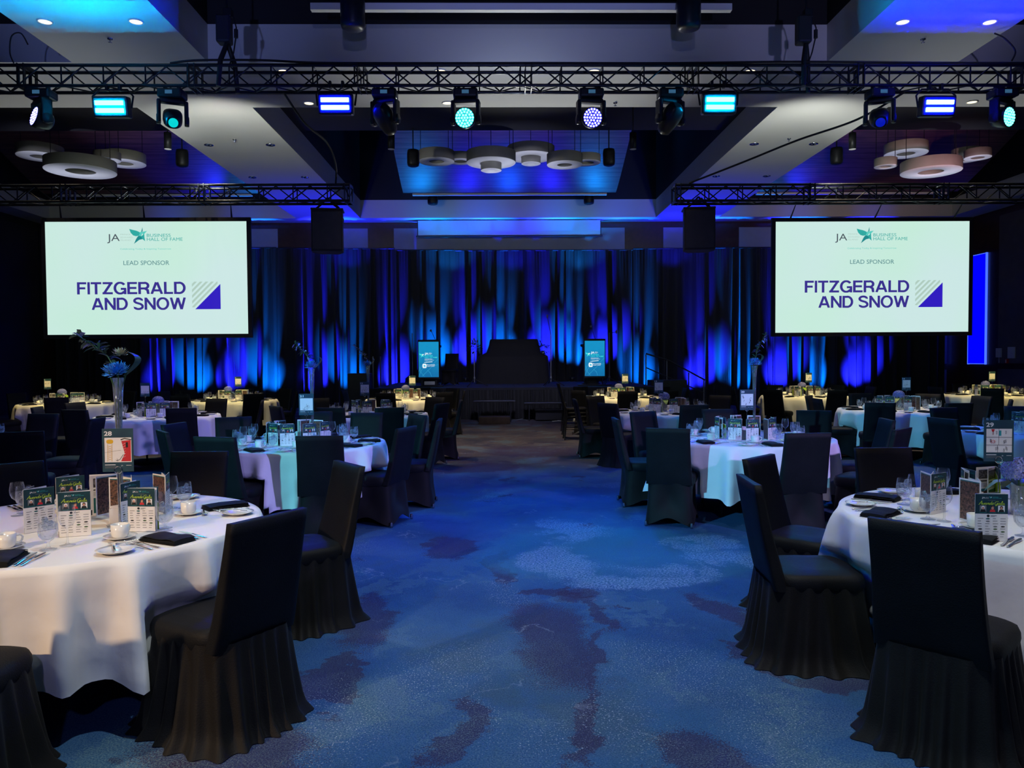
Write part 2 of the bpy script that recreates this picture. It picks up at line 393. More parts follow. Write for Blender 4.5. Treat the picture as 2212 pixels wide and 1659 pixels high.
    plum = union([blob(0.30, 4.35, 0.24, 0.60, 4, 0.6), blob(-0.46, 6.5, 0.18, 0.42, 5, 0.35), blob(0.0, 5.9, 0.09, 0.5, 6), blob(0.52, 5.15, 0.16, 0.16, 0), blob(0.64, 4.72, 0.07, 0.36, 12), blob(0.52, 4.05, 0.045, 0.36, -22),
                  blob(-0.19, 3.25, 0.07, 0.34, -14), blob(0.36, 3.3, 0.06, 0.48, -10), blob(0.80, 3.0, 0.20, 0.26, 10), blob(-0.84, 4.75, 0.16, 0.50, 10),
                  blob(1.40, 4.8, 0.11, 0.42, 20), blob(-1.1, 3.1, 0.3, 0.5, 30), blob(0.6, 13.4, 0.9, 0.9, 0), blob(-0.4, 11.4, 0.8, 0.5, 20)])
    base = mix(math('MULTIPLY', grainy(plum), 0.72), base, (0.030, 0.013, 0.048))
    pale = union([blob(0.55, 7.1, 0.50, 0.50, 0, 0.5), blob(0.42, 6.2, 0.26, 0.95, 14, 0.5), blob(1.50, 5.95, 0.75, 0.48, -10, 0.5),
                  blob(1.0, 5.45, 0.55, 0.16, 5, 0.3), blob(1.75, 6.6, 0.3, 0.3, 0, 0.2)])
    pale = math('MULTIPLY', pale, smooth(st.outputs['Fac'], 0.36, 0.50), True)
    hole = blob(1.05, 6.35, 0.36, 0.42, 0, 0.3)
    pale = math('MULTIPLY', pale, math('SUBTRACT', 1.0, hole), True)
    base = mix(math('MULTIPLY', blob(0.95, 6.3, 1.15, 0.95, -8, 0.12), 0.6), base, (0.035, 0.150, 0.235))
    base = mix(math('MULTIPLY', math('MULTIPLY', grainy(pale, 0.42, 0.30), smooth(g2.outputs['Fac'], 0.42, 0.62)), 0.80), base, (0.24, 0.33, 0.50))
    fleck = union([blob(-0.30, 3.95, 0.22, 0.42, -10, 0.5), blob(-0.08, 3.45, 0.06, 0.4, 0, 0.6), blob(0.18, 3.15, 0.13, 0.25, 0, 0.5), blob(0.52, 3.35, 0.20, 0.4, 10, 0.7),
                   blob(0.95, 3.9, 0.35, 0.3, 0, 0.7), blob(-0.75, 3.4, 0.2, 0.4, 20, 0.6), blob(1.2, 3.3, 0.2, 0.5, 0, 0.6), blob(0.25, 3.07, 0.07, 0.05, 0, 0.3),
                   blob(0.05, 5.2, 0.12, 0.35, 20, 0.5), blob(-1.3, 6.2, 0.25, 0.7, 0, 0.5), blob(-0.1, 8.9, 0.25, 0.5, 0, 0.4), blob(1.5, 9.7, 0.16, 0.2, 0, 0.3),
                   blob(-0.5, 10.2, 0.14, 0.5, 0, 0.4)])
    dots = smooth(noise_(230, 1, rough=0.4).outputs['Fac'], 0.60, 0.68)
    dots2 = smooth(noise_(110, 2, rough=0.5).outputs['Fac'], 0.60, 0.70)
    base = mix(math('MULTIPLY', math('MULTIPLY', fleck, dots2, True), 0.85), base, (0.46, 0.52, 0.54))
    gr = noise_(120, 3, rough=0.75)
    base = mix(math('MULTIPLY', math('SUBTRACT', 1.0, smooth(gr.outputs['Fac'], 0.36, 0.52)), 0.42), base, (0.010, 0.022, 0.070))
    nearm = math('MULTIPLY', math('SUBTRACT', 1.0, smooth(yw.outputs['Y'], 3.6, 5.2)), smooth(mid.outputs['Fac'], 0.40, 0.62))
    base = mix(math('MULTIPLY', math('MULTIPLY', nearm, smooth(gr.outputs['Fac'], 0.50, 0.60)), 0.55), base, (0.16, 0.23, 0.24))
    base = mix(math('MULTIPLY', dots, 0.5), base, (0.13, 0.22, 0.30))
    # thin pale torn lines
    vr = N(nt, 'ShaderNodeTexNoise'); vr.inputs['Scale'].default_value = 0.9; vr.inputs['Detail'].default_value = 3; lk.new(Pw, vr.inputs['Vector'])
    ln = math('SUBTRACT', 1.0, smooth(math('ABSOLUTE', math('SUBTRACT', vr.outputs['Fac'], 0.5)), 0.0, 0.006))
    lnm = smooth(noise_(1.7, 2).outputs['Fac'], 0.55, 0.62)
    base = mix(math('MULTIPLY', math('MULTIPLY', ln, lnm), 0.4), base, (0.22, 0.27, 0.33))
    lk.new(base, b.inputs['Base Color'])
    bp = N(nt, 'ShaderNodeBump'); bp.inputs['Strength'].default_value = 0.5; bp.inputs['Distance'].default_value = 0.004
    lk.new(g1.outputs['Fac'], bp.inputs['Height']); lk.new(bp.outputs['Normal'], b.inputs['Normal'])
    return m
M_carpet = carpet()

# ------------------------------------------------------------------ mesh tools
class MB:
    """collects faces, then links them as ONE mesh object"""
    def __init__(s): s.v = []; s.f = []; s.m = []; s.s = []; s.mats = []
    def mi(s, mat):
        if mat not in s.mats: s.mats.append(mat)
        return s.mats.index(mat)
    def add(s, vs, fs, mat, smooth=False, M=None):
        b = len(s.v); k = s.mi(mat)
        s.v += [tuple(M @ Vector(p)) for p in vs] if M is not None else [tuple(p) for p in vs]
        for f in fs: s.f.append([b + i for i in f]); s.m.append(k); s.s.append(smooth)
        return s
    def box(s, c, d, mat, M=None, ch=0.0):
        x, y, z = d[0] / 2, d[1] / 2, d[2] / 2
        if ch <= 0:
            vs = [(c[0] + i * x, c[1] + j * y, c[2] + k * z) for k in (-1, 1) for j in (-1, 1) for i in (-1, 1)]
            fs = [(0, 2, 3, 1), (4, 5, 7, 6), (0, 1, 5, 4), (2, 6, 7, 3), (0, 4, 6, 2), (1, 3, 7, 5)]
            return s.add(vs, fs, mat, False, M)
        bm = bmesh.new(); bmesh.ops.create_cube(bm, size=1)
        for v in bm.verts: v.co = Vector((c[0] + v.co.x * d[0], c[1] + v.co.y * d[1], c[2] + v.co.z * d[2]))
        bmesh.ops.bevel(bm, geom=bm.edges[:], offset=ch, segments=2, affect='EDGES', profile=0.5)
        bm.verts.ensure_lookup_table(); bm.verts.index_update()
        s.add([v.co.copy() for v in bm.verts], [[v.index for v in f.verts] for f in bm.faces], mat, False, M); bm.free()
        return s
    def tube(s, pts, r, mat, n=8, caps=True, M=None, smooth=True):
        pts = [Vector(p) for p in pts]; rr = r if isinstance(r, (list, tuple)) else [r] * len(pts)
        rings = []; up = None
        for i, p in enumerate(pts):
            t = (pts[min(i + 1, len(pts) - 1)] - pts[max(i - 1, 0)]).normalized()
            if up is None:
                up = Vector((0, 0, 1)) if abs(t.z) < 0.9 else Vector((1, 0, 0))
            a = t.cross(up)
            if a.length < 1e-4: a = t.orthogonal()
            a.normalize(); bb = a.cross(t).normalized(); up = bb
            rings.append([p + (a * cos(2 * pi * k / n) + bb * sin(2 * pi * k / n)) * rr[i] for k in range(n)])
        return s.loft(rings, mat, caps, smooth, M)
    def loft(s, rings, mat, caps=True, smooth=True, M=None, closed=True):
        n = len(rings[0]); vs = [p for r in rings for p in r]; fs = []
        for i in range(len(rings) - 1):
            for k in range(n if closed else n - 1):
                a, b2 = i * n + k, i * n + (k + 1) % n
                fs.append((a, b2, b2 + n, a + n))
        s.add(vs, fs, mat, smooth, M)
        if caps:
            s.add(rings[0], [list(range(n))[::-1]], mat, False, M)
            s.add(rings[-1], [list(range(n))], mat, False, M)
        return s
    def lathe(s, prof, mat, n=20, c=(0, 0, 0), M=None, smooth=True):
        rings = [[(c[0] + r * cos(2 * pi * k / n), c[1] + r * sin(2 * pi * k / n), c[2] + z) for k in range(n)] for r, z in prof]
        return s.loft(rings, mat, False, smooth, M)
    def prism(s, poly, z0, z1, mat, M=None, smooth=False):
        n = len(poly)
        a = [(x, y, z0) for x, y in poly]; b = [(x, y, z1) for x, y in poly]
        s.add(a + b, [list(range(n))[::-1], [n + i for i in range(n)]] + [(i, (i + 1) % n, n + (i + 1) % n, n + i) for i in range(n)], mat, smooth, M)
        return s
    def flat(s, poly, mat, M=None):
        return s.add([(p[0], p[1], p[2] if len(p) > 2 else 0) for p in poly], [list(range(len(poly)))], mat, False, M)
    def mesh(s, name):
        me = bpy.data.meshes.new(name)
        me.from_pydata([tuple(p) for p in s.v], [], s.f)
        for m in s.mats: me.materials.append(m)
        me.polygons.foreach_set('material_index', s.m)
        me.polygons.foreach_set('use_smooth', s.s)
        me.update()
        return me
    def build(s, name, parent=None, loc=(0, 0, 0), rot=(0, 0, 0)):
        o = bpy.data.objects.new(name, s.mesh(name)); C.objects.link(o)
        o.location = loc; o.rotation_euler = rot
        if parent: o.parent = parent
        return o

def empty(name, loc=(0, 0, 0), rz=0.0):
    o = bpy.data.objects.new(name, None); C.objects.link(o)
    o.empty_display_size = 0.1
    o.location = loc; o.rotation_euler = (0, 0, rz)
    return o
USED = {}
def tag(o, label, cat, group=None, kind=None):
    o['label'] = label; o['category'] = cat
    if group: o['group'] = group
    if kind: o['kind'] = kind
    USED.setdefault(label, []).append(o.name)
    return o
def struct(o, label=None):
    o['kind'] = 'structure'
    if label: o['label'] = label
    return o
def copy_tree(o, parent=None):
    c = o.copy(); C.objects.link(c)
    if parent: c.parent = parent
    for ch in list(KIDS.get(o.name, [])): copy_tree_child(ch, c, c)
    return c
KIDS = {}
def kids(o):
    KIDS[o.name] = [x for x in C.objects if x.parent == o]
    for k in KIDS[o.name]: KIDS[k.name] = [x for x in C.objects if x.parent == k]
def copy_tree_child(ch, par, root):
    c = ch.copy(); C.objects.link(c); c.parent = par
    for g in KIDS.get(ch.name, []):
        d = g.copy(); C.objects.link(d); d.parent = c
class Proto:
    """first call hands out the original, every later one a copy with its parts"""
    def __init__(s, maker): s.maker = maker; s.o = None
    def __call__(s, loc, rz=0.0, label='', cat='', group=None, rot=None):
        if s.o is None:
            s.o = o = s.maker(); kids(o)
        else: o = copy_tree(s.o)
        o.location = loc; o.rotation_euler = rot if rot else (0, 0, rz)
        if label: tag(o, label, cat, group)
        return o

_txt = {}
def text_geo(body, off=0.0):
    if (body, off) in _txt: return _txt[(body, off)]
    c = bpy.data.curves.new('t', 'FONT'); c.body = body; c.size = 1.0; c.offset = off; c.resolution_u = 3
    o = bpy.data.objects.new('t', c); C.objects.link(o)
    bpy.context.view_layer.update()
    me = bpy.data.meshes.new_from_object(o.evaluated_get(bpy.context.evaluated_depsgraph_get()))
    vs = [(v.co.x, v.co.y) for v in me.vertices]; fs = [list(p.vertices) for p in me.polygons]
    bpy.data.objects.remove(o); bpy.data.curves.remove(c); bpy.data.meshes.remove(me)
    _txt[(body, off)] = (vs, fs)
    return vs, fs
_CAP = None
def put_text(mb, body, x0, x1, y, cap, mat, z=0.0, off=0.0, shear=0.0, M=None, flip=False):
    """lettering that runs from x0 to x1 on baseline y with capitals of height cap, in the local x-y plane"""
    global _CAP
    if _CAP is None:
        _CAP = max(p[1] for p in text_geo('H')[0])
    vs, fs = text_geo(body, off)
    xa, xb = min(p[0] for p in vs), max(p[0] for p in vs)
    sx = (x1 - x0) / (xb - xa); sy = cap / _CAP
    out = [(x0 + (p[0] - xa) * sx + shear * p[1] * sy, y + p[1] * sy, z) for p in vs]
    mb.add(out, [f[::-1] if flip else f for f in fs], mat, False, M)

def rrect(w, d, n, e=6.0, cx=0.0, cy=0.0):
    """closed super-ellipse outline, n points"""
    out = []
    for k in range(n):
        a = 2 * pi * (k + 0.5) / n
        c, s_ = cos(a), sin(a)
        r = (abs(c) ** e + abs(s_) ** e) ** (-1 / e)
        out.append((cx + w / 2 * r * c, cy + d / 2 * r * s_))
    return out

# the upright plane: local x -> X, local y -> Z, facing the camera (-Y)
def upright(x, y, z, yaw=0.0):
    return Matrix.Translation((x, y, z)) @ Matrix.Rotation(yaw, 4, 'Z') @ Matrix.Rotation(pi / 2, 4, 'X')

# ------------------------------------------------------------------ the room
XL, XR, YB, YN, ZS, ZC = -15.7, 16.25, 26.85, -6.0, 6.37, 6.97
mb = MB(); mb.box(((XL + XR) / 2, (YB + YN) / 2, -0.05), (XR - XL, YB - YN, 0.1), M_carpet)
struct(mb.build('floor'), 'blue and plum watercolour-patterned ballroom carpet')
XB = [XL, -14.9, -6.75, -4.6, 5.33, 7.46, 15.4, XR]
YBk = [YN, 1.2, 12.5, 14.7, 26.0, YB]
def is_hole(i, j): return i in (1, 3, 5) and j in (1, 3)
mb = MB()
for i in range(7):
    for j in range(5):
        x0, x1, y0, y1 = XB[i], XB[i + 1], YBk[j], YBk[j + 1]
        if is_hole(i, j):
            for (ax, ay, bx, by) in ((x0, y0, x1, y0), (x1, y0, x1, y1), (x1, y1, x0, y1), (x0, y1, x0, y0)):
                mb.flat([(ax, ay, ZS), (bx, by, ZS), (bx, by, ZC), (ax, ay, ZC)], M_white)
        else:
            mb.flat([(x0, y0, ZS), (x0, y1, ZS), (x1, y1, ZS), (x1, y0, ZS)], M_white)
struct(mb.build('ceiling'), 'white plasterboard beams and soffits around the coffers')
mb = MB()
for i in (1, 3, 5):
    for j in (1, 3):
        x0, x1, y0, y1 = XB[i], XB[i + 1], YBk[j], YBk[j + 1]
        zt = 9.6
        for (ax, ay, bx, by) in ((x0, y0, x1, y0), (x1, y0, x1, y1), (x1, y1, x0, y1), (x0, y1, x0, y0)):
            mb.flat([(ax, ay, ZC), (bx, by, ZC), (bx, by, zt), (ax, ay, zt)], M_void)
        mb.flat([(x0, y0, zt), (x1, y0, zt), (x1, y1, zt), (x0, y1, zt)], M_void)
        if j == 3:   # black strip at the near side of each far coffer
            mb.box(((x0 + x1) / 2, y0 + 1.75, ZC + 0.02), (x1 - x0, 3.5, 0.04), M_void)
struct(mb.build('ceiling'), 'black void above the coffers')
# shadow-gap grooves that run across the cross beams
k = 1
for (ya, yb) in ((12.5, 14.7),):
    for yy, wd in ((ya + 0.42, 0.10), (yb - 0.80, 0.12)):
        mb = MB(); mb.box(((XL + XR) / 2, yy, ZS - 0.006), (XR - XL, wd, 0.012), M_wallfab)
        struct(mb.build('trim_%d' % k), 'recessed linear slot across the soffit'); k += 1
for s_, nm in ((XL - 0.1, 'wall_left'), (XR + 0.1, 'wall_right')):
    mb = MB(); mb.box((s_, (YB + YN) / 2, 3.3), (0.2, YB - YN + 0.4, 6.8), M_wallL if s_ < 0 else M_wood)
    struct(mb.build(nm))
mb = MB(); mb.box(((XL + XR) / 2, YB + 0.1, 3.3), (XR - XL, 0.2, 6.8), M_wood); struct(mb.build('wall_back'))
mb = MB(); mb.box(((XL + XR) / 2, YN - 0.1, 3.3), (XR - XL, 0.2, 6.8), M_wallfab); struct(mb.build('wall_near'))
# left wall: tall joined partition panels with thin seams
mb = MB()
for i in range(12):
    y = YB - 0.15 - i * 2.6
    mb.box((XL + 0.015, y, 3.1), (0.03, 0.05, 6.2), M_ink)
mb.box((XL + 0.03, (YB + YN) / 2, 6.25), (0.06, YB - YN, 0.2), M_ink)
struct(mb.build('trim_%d' % k), 'dark seams between the partition panels of the left wall'); k += 1
# right wall: grey fabric panels between cherry trims
mb = MB()
for (y0, y1) in ((20.6, 24.75), (16.0, 20.3), (11.4, 15.7), (6.8, 11.1)):
    for (z0, z1) in ((1.38, 6.15), (0.15, 1.2)):
        mb.box((XR - 0.02, (y0 + y1) / 2, (z0 + z1) / 2), (0.04, y1 - y0, z1 - z0), M_wallfab)
struct(mb.build('wall_right'), 'grey fabric panels set in the right wall')
mb = MB()
for (z, h) in ((1.29, 0.14), (0.08, 0.16)):
    mb.box((XR - 0.045, (YB + YN) / 2 - 2, z), (0.09, YB - YN - 4.2, h), M_wood)
struct(mb.build('trim_%d' % k), 'cherry dado rail on the right wall'); k += 1
# back wall: pale fabric panels
mb = MB()
M_pale = pbr('pale_fabric_panel', (0.30, 0.32, 0.36), 0.85, var=0.1, vscale=2, bump=0.2, bscale=120)
for (x0, x1, z0, z1) in ((-3.6, 4.4, 3.0, 6.16), (-5.4, -4.5, 0.3, 6.16), (5.75, 6.6, 0.3, 6.16), (8.4, 10.4, 0.3, 6.16),
                         (-9.6, -7.6, 0.3, 6.16), (14.9, 15.75, 1.36, 3.3), (14.9, 15.75, 0.2, 1.15), (-13.6, -11.6, 0.3, 6.16), (11.6, 13.4, 0.3, 6.16)):
    mb.box(((x0 + x1) / 2, YB - 0.02, (z0 + z1) / 2), (x1 - x0, 0.04, z1 - z0), M_pale)
struct(mb.build('wall_back'), 'pale fabric panels set in the back wall')

# blue backlit panel on the right wall by the corner
t = empty('wall_light_panel', (XR, 25.85, 3.2))
tag(t, 'tall narrow glowing blue light panel on the right wall beside the right screen', 'light panel')
M_bluepanel = emit('blue_backlit_acrylic', (0.0, 0.0, 1.0), 1.0)
MB().box((-0.03, 0, 0), (0.06, 0.92, 3.66), M_bluepanel).build('diffuser', t)
mb = MB()
for s_ in (-1, 1): mb.box((-0.03, s_ * 0.47, 0), (0.08, 0.02, 3.72), emit('bright_blue_edge', (0.05, 0.12, 1.0), 1.6))
for s_ in (-1, 1): mb.box((-0.03, 0, s_ * 1.84), (0.08, 0.96, 0.02), emit('bright_blue_edge', (0.05, 0.12, 1.0), 1.6))
mb.build('edge_frame', t)
# small things on the right wall
t = empty('wall_thermostat', (XR - 0.04, 24.65, 1.72)); tag(t, 'small white thermostat on the grey right wall panel above the dado', 'thermostat')
MB().box((-0.03, 0, 0), (0.06, 0.24, 0.30), M_plastic, ch=0.012).build('housing', t)
MB().tube([(-0.02, 0, -0.15), (-0.02, 0, -0.33)], 0.012, M_plastic, 6).build('conduit', t)
t = MB().box((XR - 0.06, 24.05, 1.72), (0.03, 0.34, 0.36), M_plastic, ch=0.004).build('wall_plate'); tag(t, 'white square notice plate on the right wall beside the thermostat', 'wall plate')
t = empty('fire_alarm_pull', (XR - 0.04, 24.25, 1.45)); tag(t, 'small red fire alarm pull station low on the right wall', 'fire alarm')
MB().box((-0.03, 0, 0), (0.05, 0.12, 0.14), M_red, ch=0.006).build('housing', t)
MB().box((-0.06, 0, 0), (0.012, 0.03, 0.10), M_whiteink).build('handle', t)

# ------------------------------------------------------------------ timber coffer panels
def coffer_panel(cx, label):
    t = empty('timber_ceiling_panel', (cx, 23.15, 7.5)); tag(t, label, 'ceiling panel', 'timber panels in the coffers')
    W2 = 3.39; n = 10; rings = []
    for i in range(n + 1):
        u = i / n
        y = 24.7 - 3.1 * u - 23.15; z = 6.92 + 1.18 * u ** 1.15 - 7.5
        rings.append([(-W2, y, z), (W2, y, z), (W2, y + 0.03, z + 0.09), (-W2, y + 0.03, z + 0.09)])
    MB().loft(rings, M_timber, True, False).build('planks', t)
    MB().box((0, 1.62, -0.62), (6.2, 0.10, 0.06), M_lamp_face).build('lip', t)
    mb = MB()
    for x in (-2.5, 2.5):
        for y, z in ((1.2, -0.3), (-1.0, 0.45)): mb.tube([(x, y, z), (x, y, 2.05)], 0.012, M_blackmetal, 5)
    mb.build('hanger', t)
coffer_panel(0.385, 'timber plank ceiling panel washed blue in the coffer above the stage')
coffer_panel(-10.9, 'timber plank ceiling panel in the coffer above the left screen')
coffer_panel(11.4, 'reddish timber plank ceiling panel in the coffer above the right screen')
t = empty('timber_ceiling_panel', (0.385, 11.7, 6.9)); tag(t, 'timber ceiling panel in the coffer overhead, only its pale lip showing', 'ceiling panel', 'timber panels in the coffers')
MB().box((0, -0.6, 0.25), (6.4, 1.2, 0.06), M_timber, M=Matrix.Rotation(-0.3, 4, 'X')).build('planks', t)
MB().box((0, 0.0, -0.03), (6.3, 0.10, 0.10), M_lamp_face).build('lip', t)

# ------------------------------------------------------------------ ceiling fixtures
def ring_lamp(cx, z, r, hole, h, y, label):
    t = empty('ring_pendant_lamp', (cx, y, z)); tag(t, label, 'pendant lamp', 'ring pendant lamps')
    n = 40
    MB().lathe([(r, 0.012), (r, h), (r - 0.01, h + 0.004), (hole, h + 0.004), (hole, 0.012)], M_lamp_shade, n).build('shade', t)
    MB().lathe([(r, 0.012), (r - 0.01, 0), (hole + 0.01, 0), (hole, 0.012)], M_lamp_face, n).build('diffuser', t)
    for k in range(2):
        a = pi * k
        MB().tube([((r * 0.9) * cos(a), (r * 0.9) * sin(a) * 0.3, h), ((r * 0.9) * cos(a), (r * 0.9) * sin(a) * 0.3, 9.61 - z)], 0.008, M_blackmetal, 5).build('cable', t)
RL = [(-1.51, 19.30, 6.52, 0.44, 'tan ring lamp above the stage, leftmost of its cluster'),
      (-0.98, 20.40, 6.80, 0.34, 'tan ring lamp partly hidden behind the leftmost lamp of the stage cluster'),
      (-0.15, 18.30, 6.23, 0.58, 'wide tan ring lamp with a small drum under it, left of the cluster centre'),
      (0.85, 19.70, 6.73, 0.60, 'wide tan ring lamp hung highest in the cluster above the stage'),
      (1.62, 18.70, 6.28, 0.43, 'tan ring lamp at the right front of the cluster above the stage'),
      (2.31, 20.00, 6.66, 0.35, 'tan ring lamp partly hidden at the far right of the stage cluster'),
      (-11.43, 19.60, 6.74, 0.53, 'tan ring lamp leftmost in the cluster above the left screen'),
      (-9.69, 18.20, 6.03, 0.76, 'largest tan ring lamp in the cluster above the left screen'),
      (-9.62, 19.30, 6.57, 0.31, 'smallest tan ring lamp in the cluster above the left screen'),
      (-9.59, 20.10, 6.69, 0.52, 'tan ring lamp rightmost in the cluster above the left screen'),
      (10.51, 19.80, 6.82, 0.52, 'tan ring lamp upper left in the cluster above the right screen'),
      (10.26, 18.20, 5.97, 0.66, 'largest tan ring lamp in the cluster above the right screen'),
      (9.43, 18.70, 6.22, 0.26, 'smallest tan ring lamp in the cluster above the right screen'),
      (11.97, 19.60, 6.62, 0.36, 'tan ring lamp tucked behind its right neighbour above the right screen'),
      (11.69, 18.70, 6.43, 0.30, 'tan ring lamp rightmost in the cluster above the right screen'),
      ]
for (x, y, z, r, lb) in RL:
    ring_lamp(x, z, r, r * (0.42 if r > 0.35 else 0.5), 0.26 if r > 0.35 else 0.2, y, lb)
for (x, y, z, lb) in ((-0.15, 18.3, 6.06, 'small tan drum lamp hanging under the left wide ring above the stage'), (0.85, 19.7, 6.57, 'small tan drum lamp hanging under the highest ring above the stage')):
    t = empty('drum_pendant_lamp', (x, y, z)); tag(t, lb, 'pendant lamp', 'small drum lamps above the stage')
    MB().lathe([(0.245, 0), (0.245, 0.22), (0.0, 0.22)], M_lamp_shade, 28).build('shade', t)
    MB().lathe([(0.245, 0), (0.23, -0.008), (0.11, -0.008), (0.10, 0.02), (0.0, 0.02)], M_lamp_face, 28).build('diffuser', t)
    MB().tube([(0, 0, 0.2), (0, 0, 9.5 - z)], 0.008, M_blackmetal, 5).build('cable', t)

def pend_speaker(x, y, z, r, h, top, label, lens=False, round_=True):
    t = empty('pendant_speaker' if not lens else 'cylinder_pendant_light', (x, y, z)); tag(t, label, 'pendant speaker' if not lens else 'pendant light')
    prof = [(0.0, 0.0), (r * 0.6, 0.0), (r * 0.9, 0.02), (r, 0.07), (r, h * 0.8), (r * 0.9, h), (0, h)] if round_ else [(0, 0.0), (r, 0.0), (r, h), (0, h)]
    MB().lathe(prof, M_blackmetal, 24).build('housing', t)
    MB().tube([(0, 0, h), (0, 0, top - z)], 0.015, M_blackmetal, 6).build('stem', t)
    if lens: MB().lathe([(r * 0.95, -0.004), (0, -0.004)], M_lamp_face, 20).build('lens', t)
pend_speaker(-2.11, 11.5, 6.46, 0.18, 0.5, 9.5, 'large black cylinder speaker hanging overhead above the left moving heads')
pend_speaker(2.84, 11.5, 6.46, 0.18, 0.5, 9.5, 'large black cylinder speaker hanging overhead above the right moving heads')
pend_speaker(-2.12, 25.3, 6.66, 0.17, 0.3, 9.5, 'small black cylinder speaker hanging left over the top projector screen')
pend_speaker(2.98, 25.3, 6.66, 0.17, 0.3, 9.5, 'small black cylinder speaker hanging right over the top projector screen')
for (x, y, z, lb) in ((-1.95, 18.0, 6.08, 'black rounded speaker hanging just left of the stage ring lamps'), (2.59, 18.0, 6.09, 'black rounded speaker hanging just right of the stage ring lamps'),
                      (-7.26, 18.0, 6.09, 'black rounded speaker hanging right of the left screen ring lamps'), (7.92, 18.0, 6.11, 'black rounded speaker hanging left of the right screen ring lamps')):
    pend_speaker(x, y, z, 0.14, 0.38, 9.5, lb)
for (x, y, z, lb) in ((-2.25, 16.5, 6.08, 'slim black cylinder light left of the blue timber panel'), (2.89, 16.5, 6.07, 'slim black cylinder light right of the blue timber panel'),
                      (-6.95, 16.5, 6.09, 'slim black cylinder light beside the left long beam'), (7.6, 16.5, 6.06, 'slim black cylinder light beside the right long beam')):
    pend_speaker(x, y, z, 0.075, 0.34, 9.5, lb, True, False)

def mk_can():
    t = empty('recessed_downlight')
    MB().lathe([(0.105, 0.0), (0.105, -0.012), (0.088, -0.014), (0.082, -0.004)], M_whiteink, 24).build('trim_ring', t)
    MB().lathe([(0.084, -0.005), (0.0, -0.005)], emit('warm_downlight_glow', (1.0, 0.86, 0.50), 2.2), 24).build('lens', t)
    return t
can = Proto(mk_can)
for (x, y, lb) in [(-6.31, 11.02, 'lit warm downlight in the cyan-washed soffit, the one by its left edge'), (-5.05, 11.02, 'lit warm downlight in the cyan-washed soffit, the one nearer the middle'),
                   (5.78, 11.01, 'lit warm downlight in the blue-washed soffit, the one nearer the middle'), (7.03, 11.01, 'lit warm downlight in the blue-washed soffit, the one by its right edge'),
                   (-3.48, 14.45, 'lit warm downlight just left of the left blue strobe'), (-0.92, 14.45, 'lit warm downlight beside the cyan wash head'),
                   (8.89, 14.42, 'lit warm downlight beside the right cyan wash head'), (-3.5, 12.87, 'lit warm downlight glinting through the truss above the left blue strobe'),
                   (-0.93, 12.87, 'lit warm downlight glinting through the truss above the cyan wash head'), (1.61, 12.87, 'lit warm downlight glinting through the truss above the blue wash head'),
                   (4.2, 12.87, 'lit warm downlight glinting through the truss above the right cyan strobe')]:
    can((x, y, ZS), 0, lb, 'downlight', 'lit recessed downlights')
def mk_off():
    t = empty('unlit_downlight')
    MB().lathe([(0.10, 0.0), (0.10, -0.014), (0.07, -0.016), (0.055, 0.02), (0.02, -0.01), (0, -0.012)], M_chrome, 20).build('trim_ring', t)
    return t
offc = Proto(mk_off)
def mk_sprk():
    t = empty('sprinkler_head')
    MB().lathe([(0.04, 0), (0.035, -0.015), (0.012, -0.02), (0.012, -0.05), (0.03, -0.055), (0.0, -0.06)], M_chrome, 12).build('deflector', t)
    return t
sprk = Proto(mk_sprk)
OFF = [(-6.35, 17.2, 'left beam, near pair, outer'), (-5.0, 17.2, 'left beam, near pair, inner'), (-6.35, 20.2, 'left beam, far pair, outer'), (-5.0, 20.2, 'left beam, far pair, inner'),
       (5.72, 17.2, 'right beam, near pair, inner'), (7.05, 17.2, 'right beam, near pair, outer'), (5.72, 20.2, 'right beam, far pair, inner'), (7.05, 20.2, 'right beam, far pair, outer')]
for (x, y, d) in OFF: offc((x, y, ZS), 0, 'small unlit chrome-rimmed downlight in the ' + d, 'downlight', 'unlit downlights in the long beams')
for (x, y, d) in [(-5.7, 11.6, 'cyan-washed soffit at the upper left'), (6.4, 11.6, 'blue-washed soffit at the upper right'), (-5.65, 16.8, 'grey left beam'), (6.35, 16.8, 'grey right beam'), (2.2, 14.45, 'cross beam right of the blue wash head'),
                  (-7.3, 14.5, 'cross beam behind the blue wash head at the left')]:
    sprk((x, y, ZS), 0, 'small sprinkler head in the ' + d, 'sprinkler', 'ceiling sprinklers')

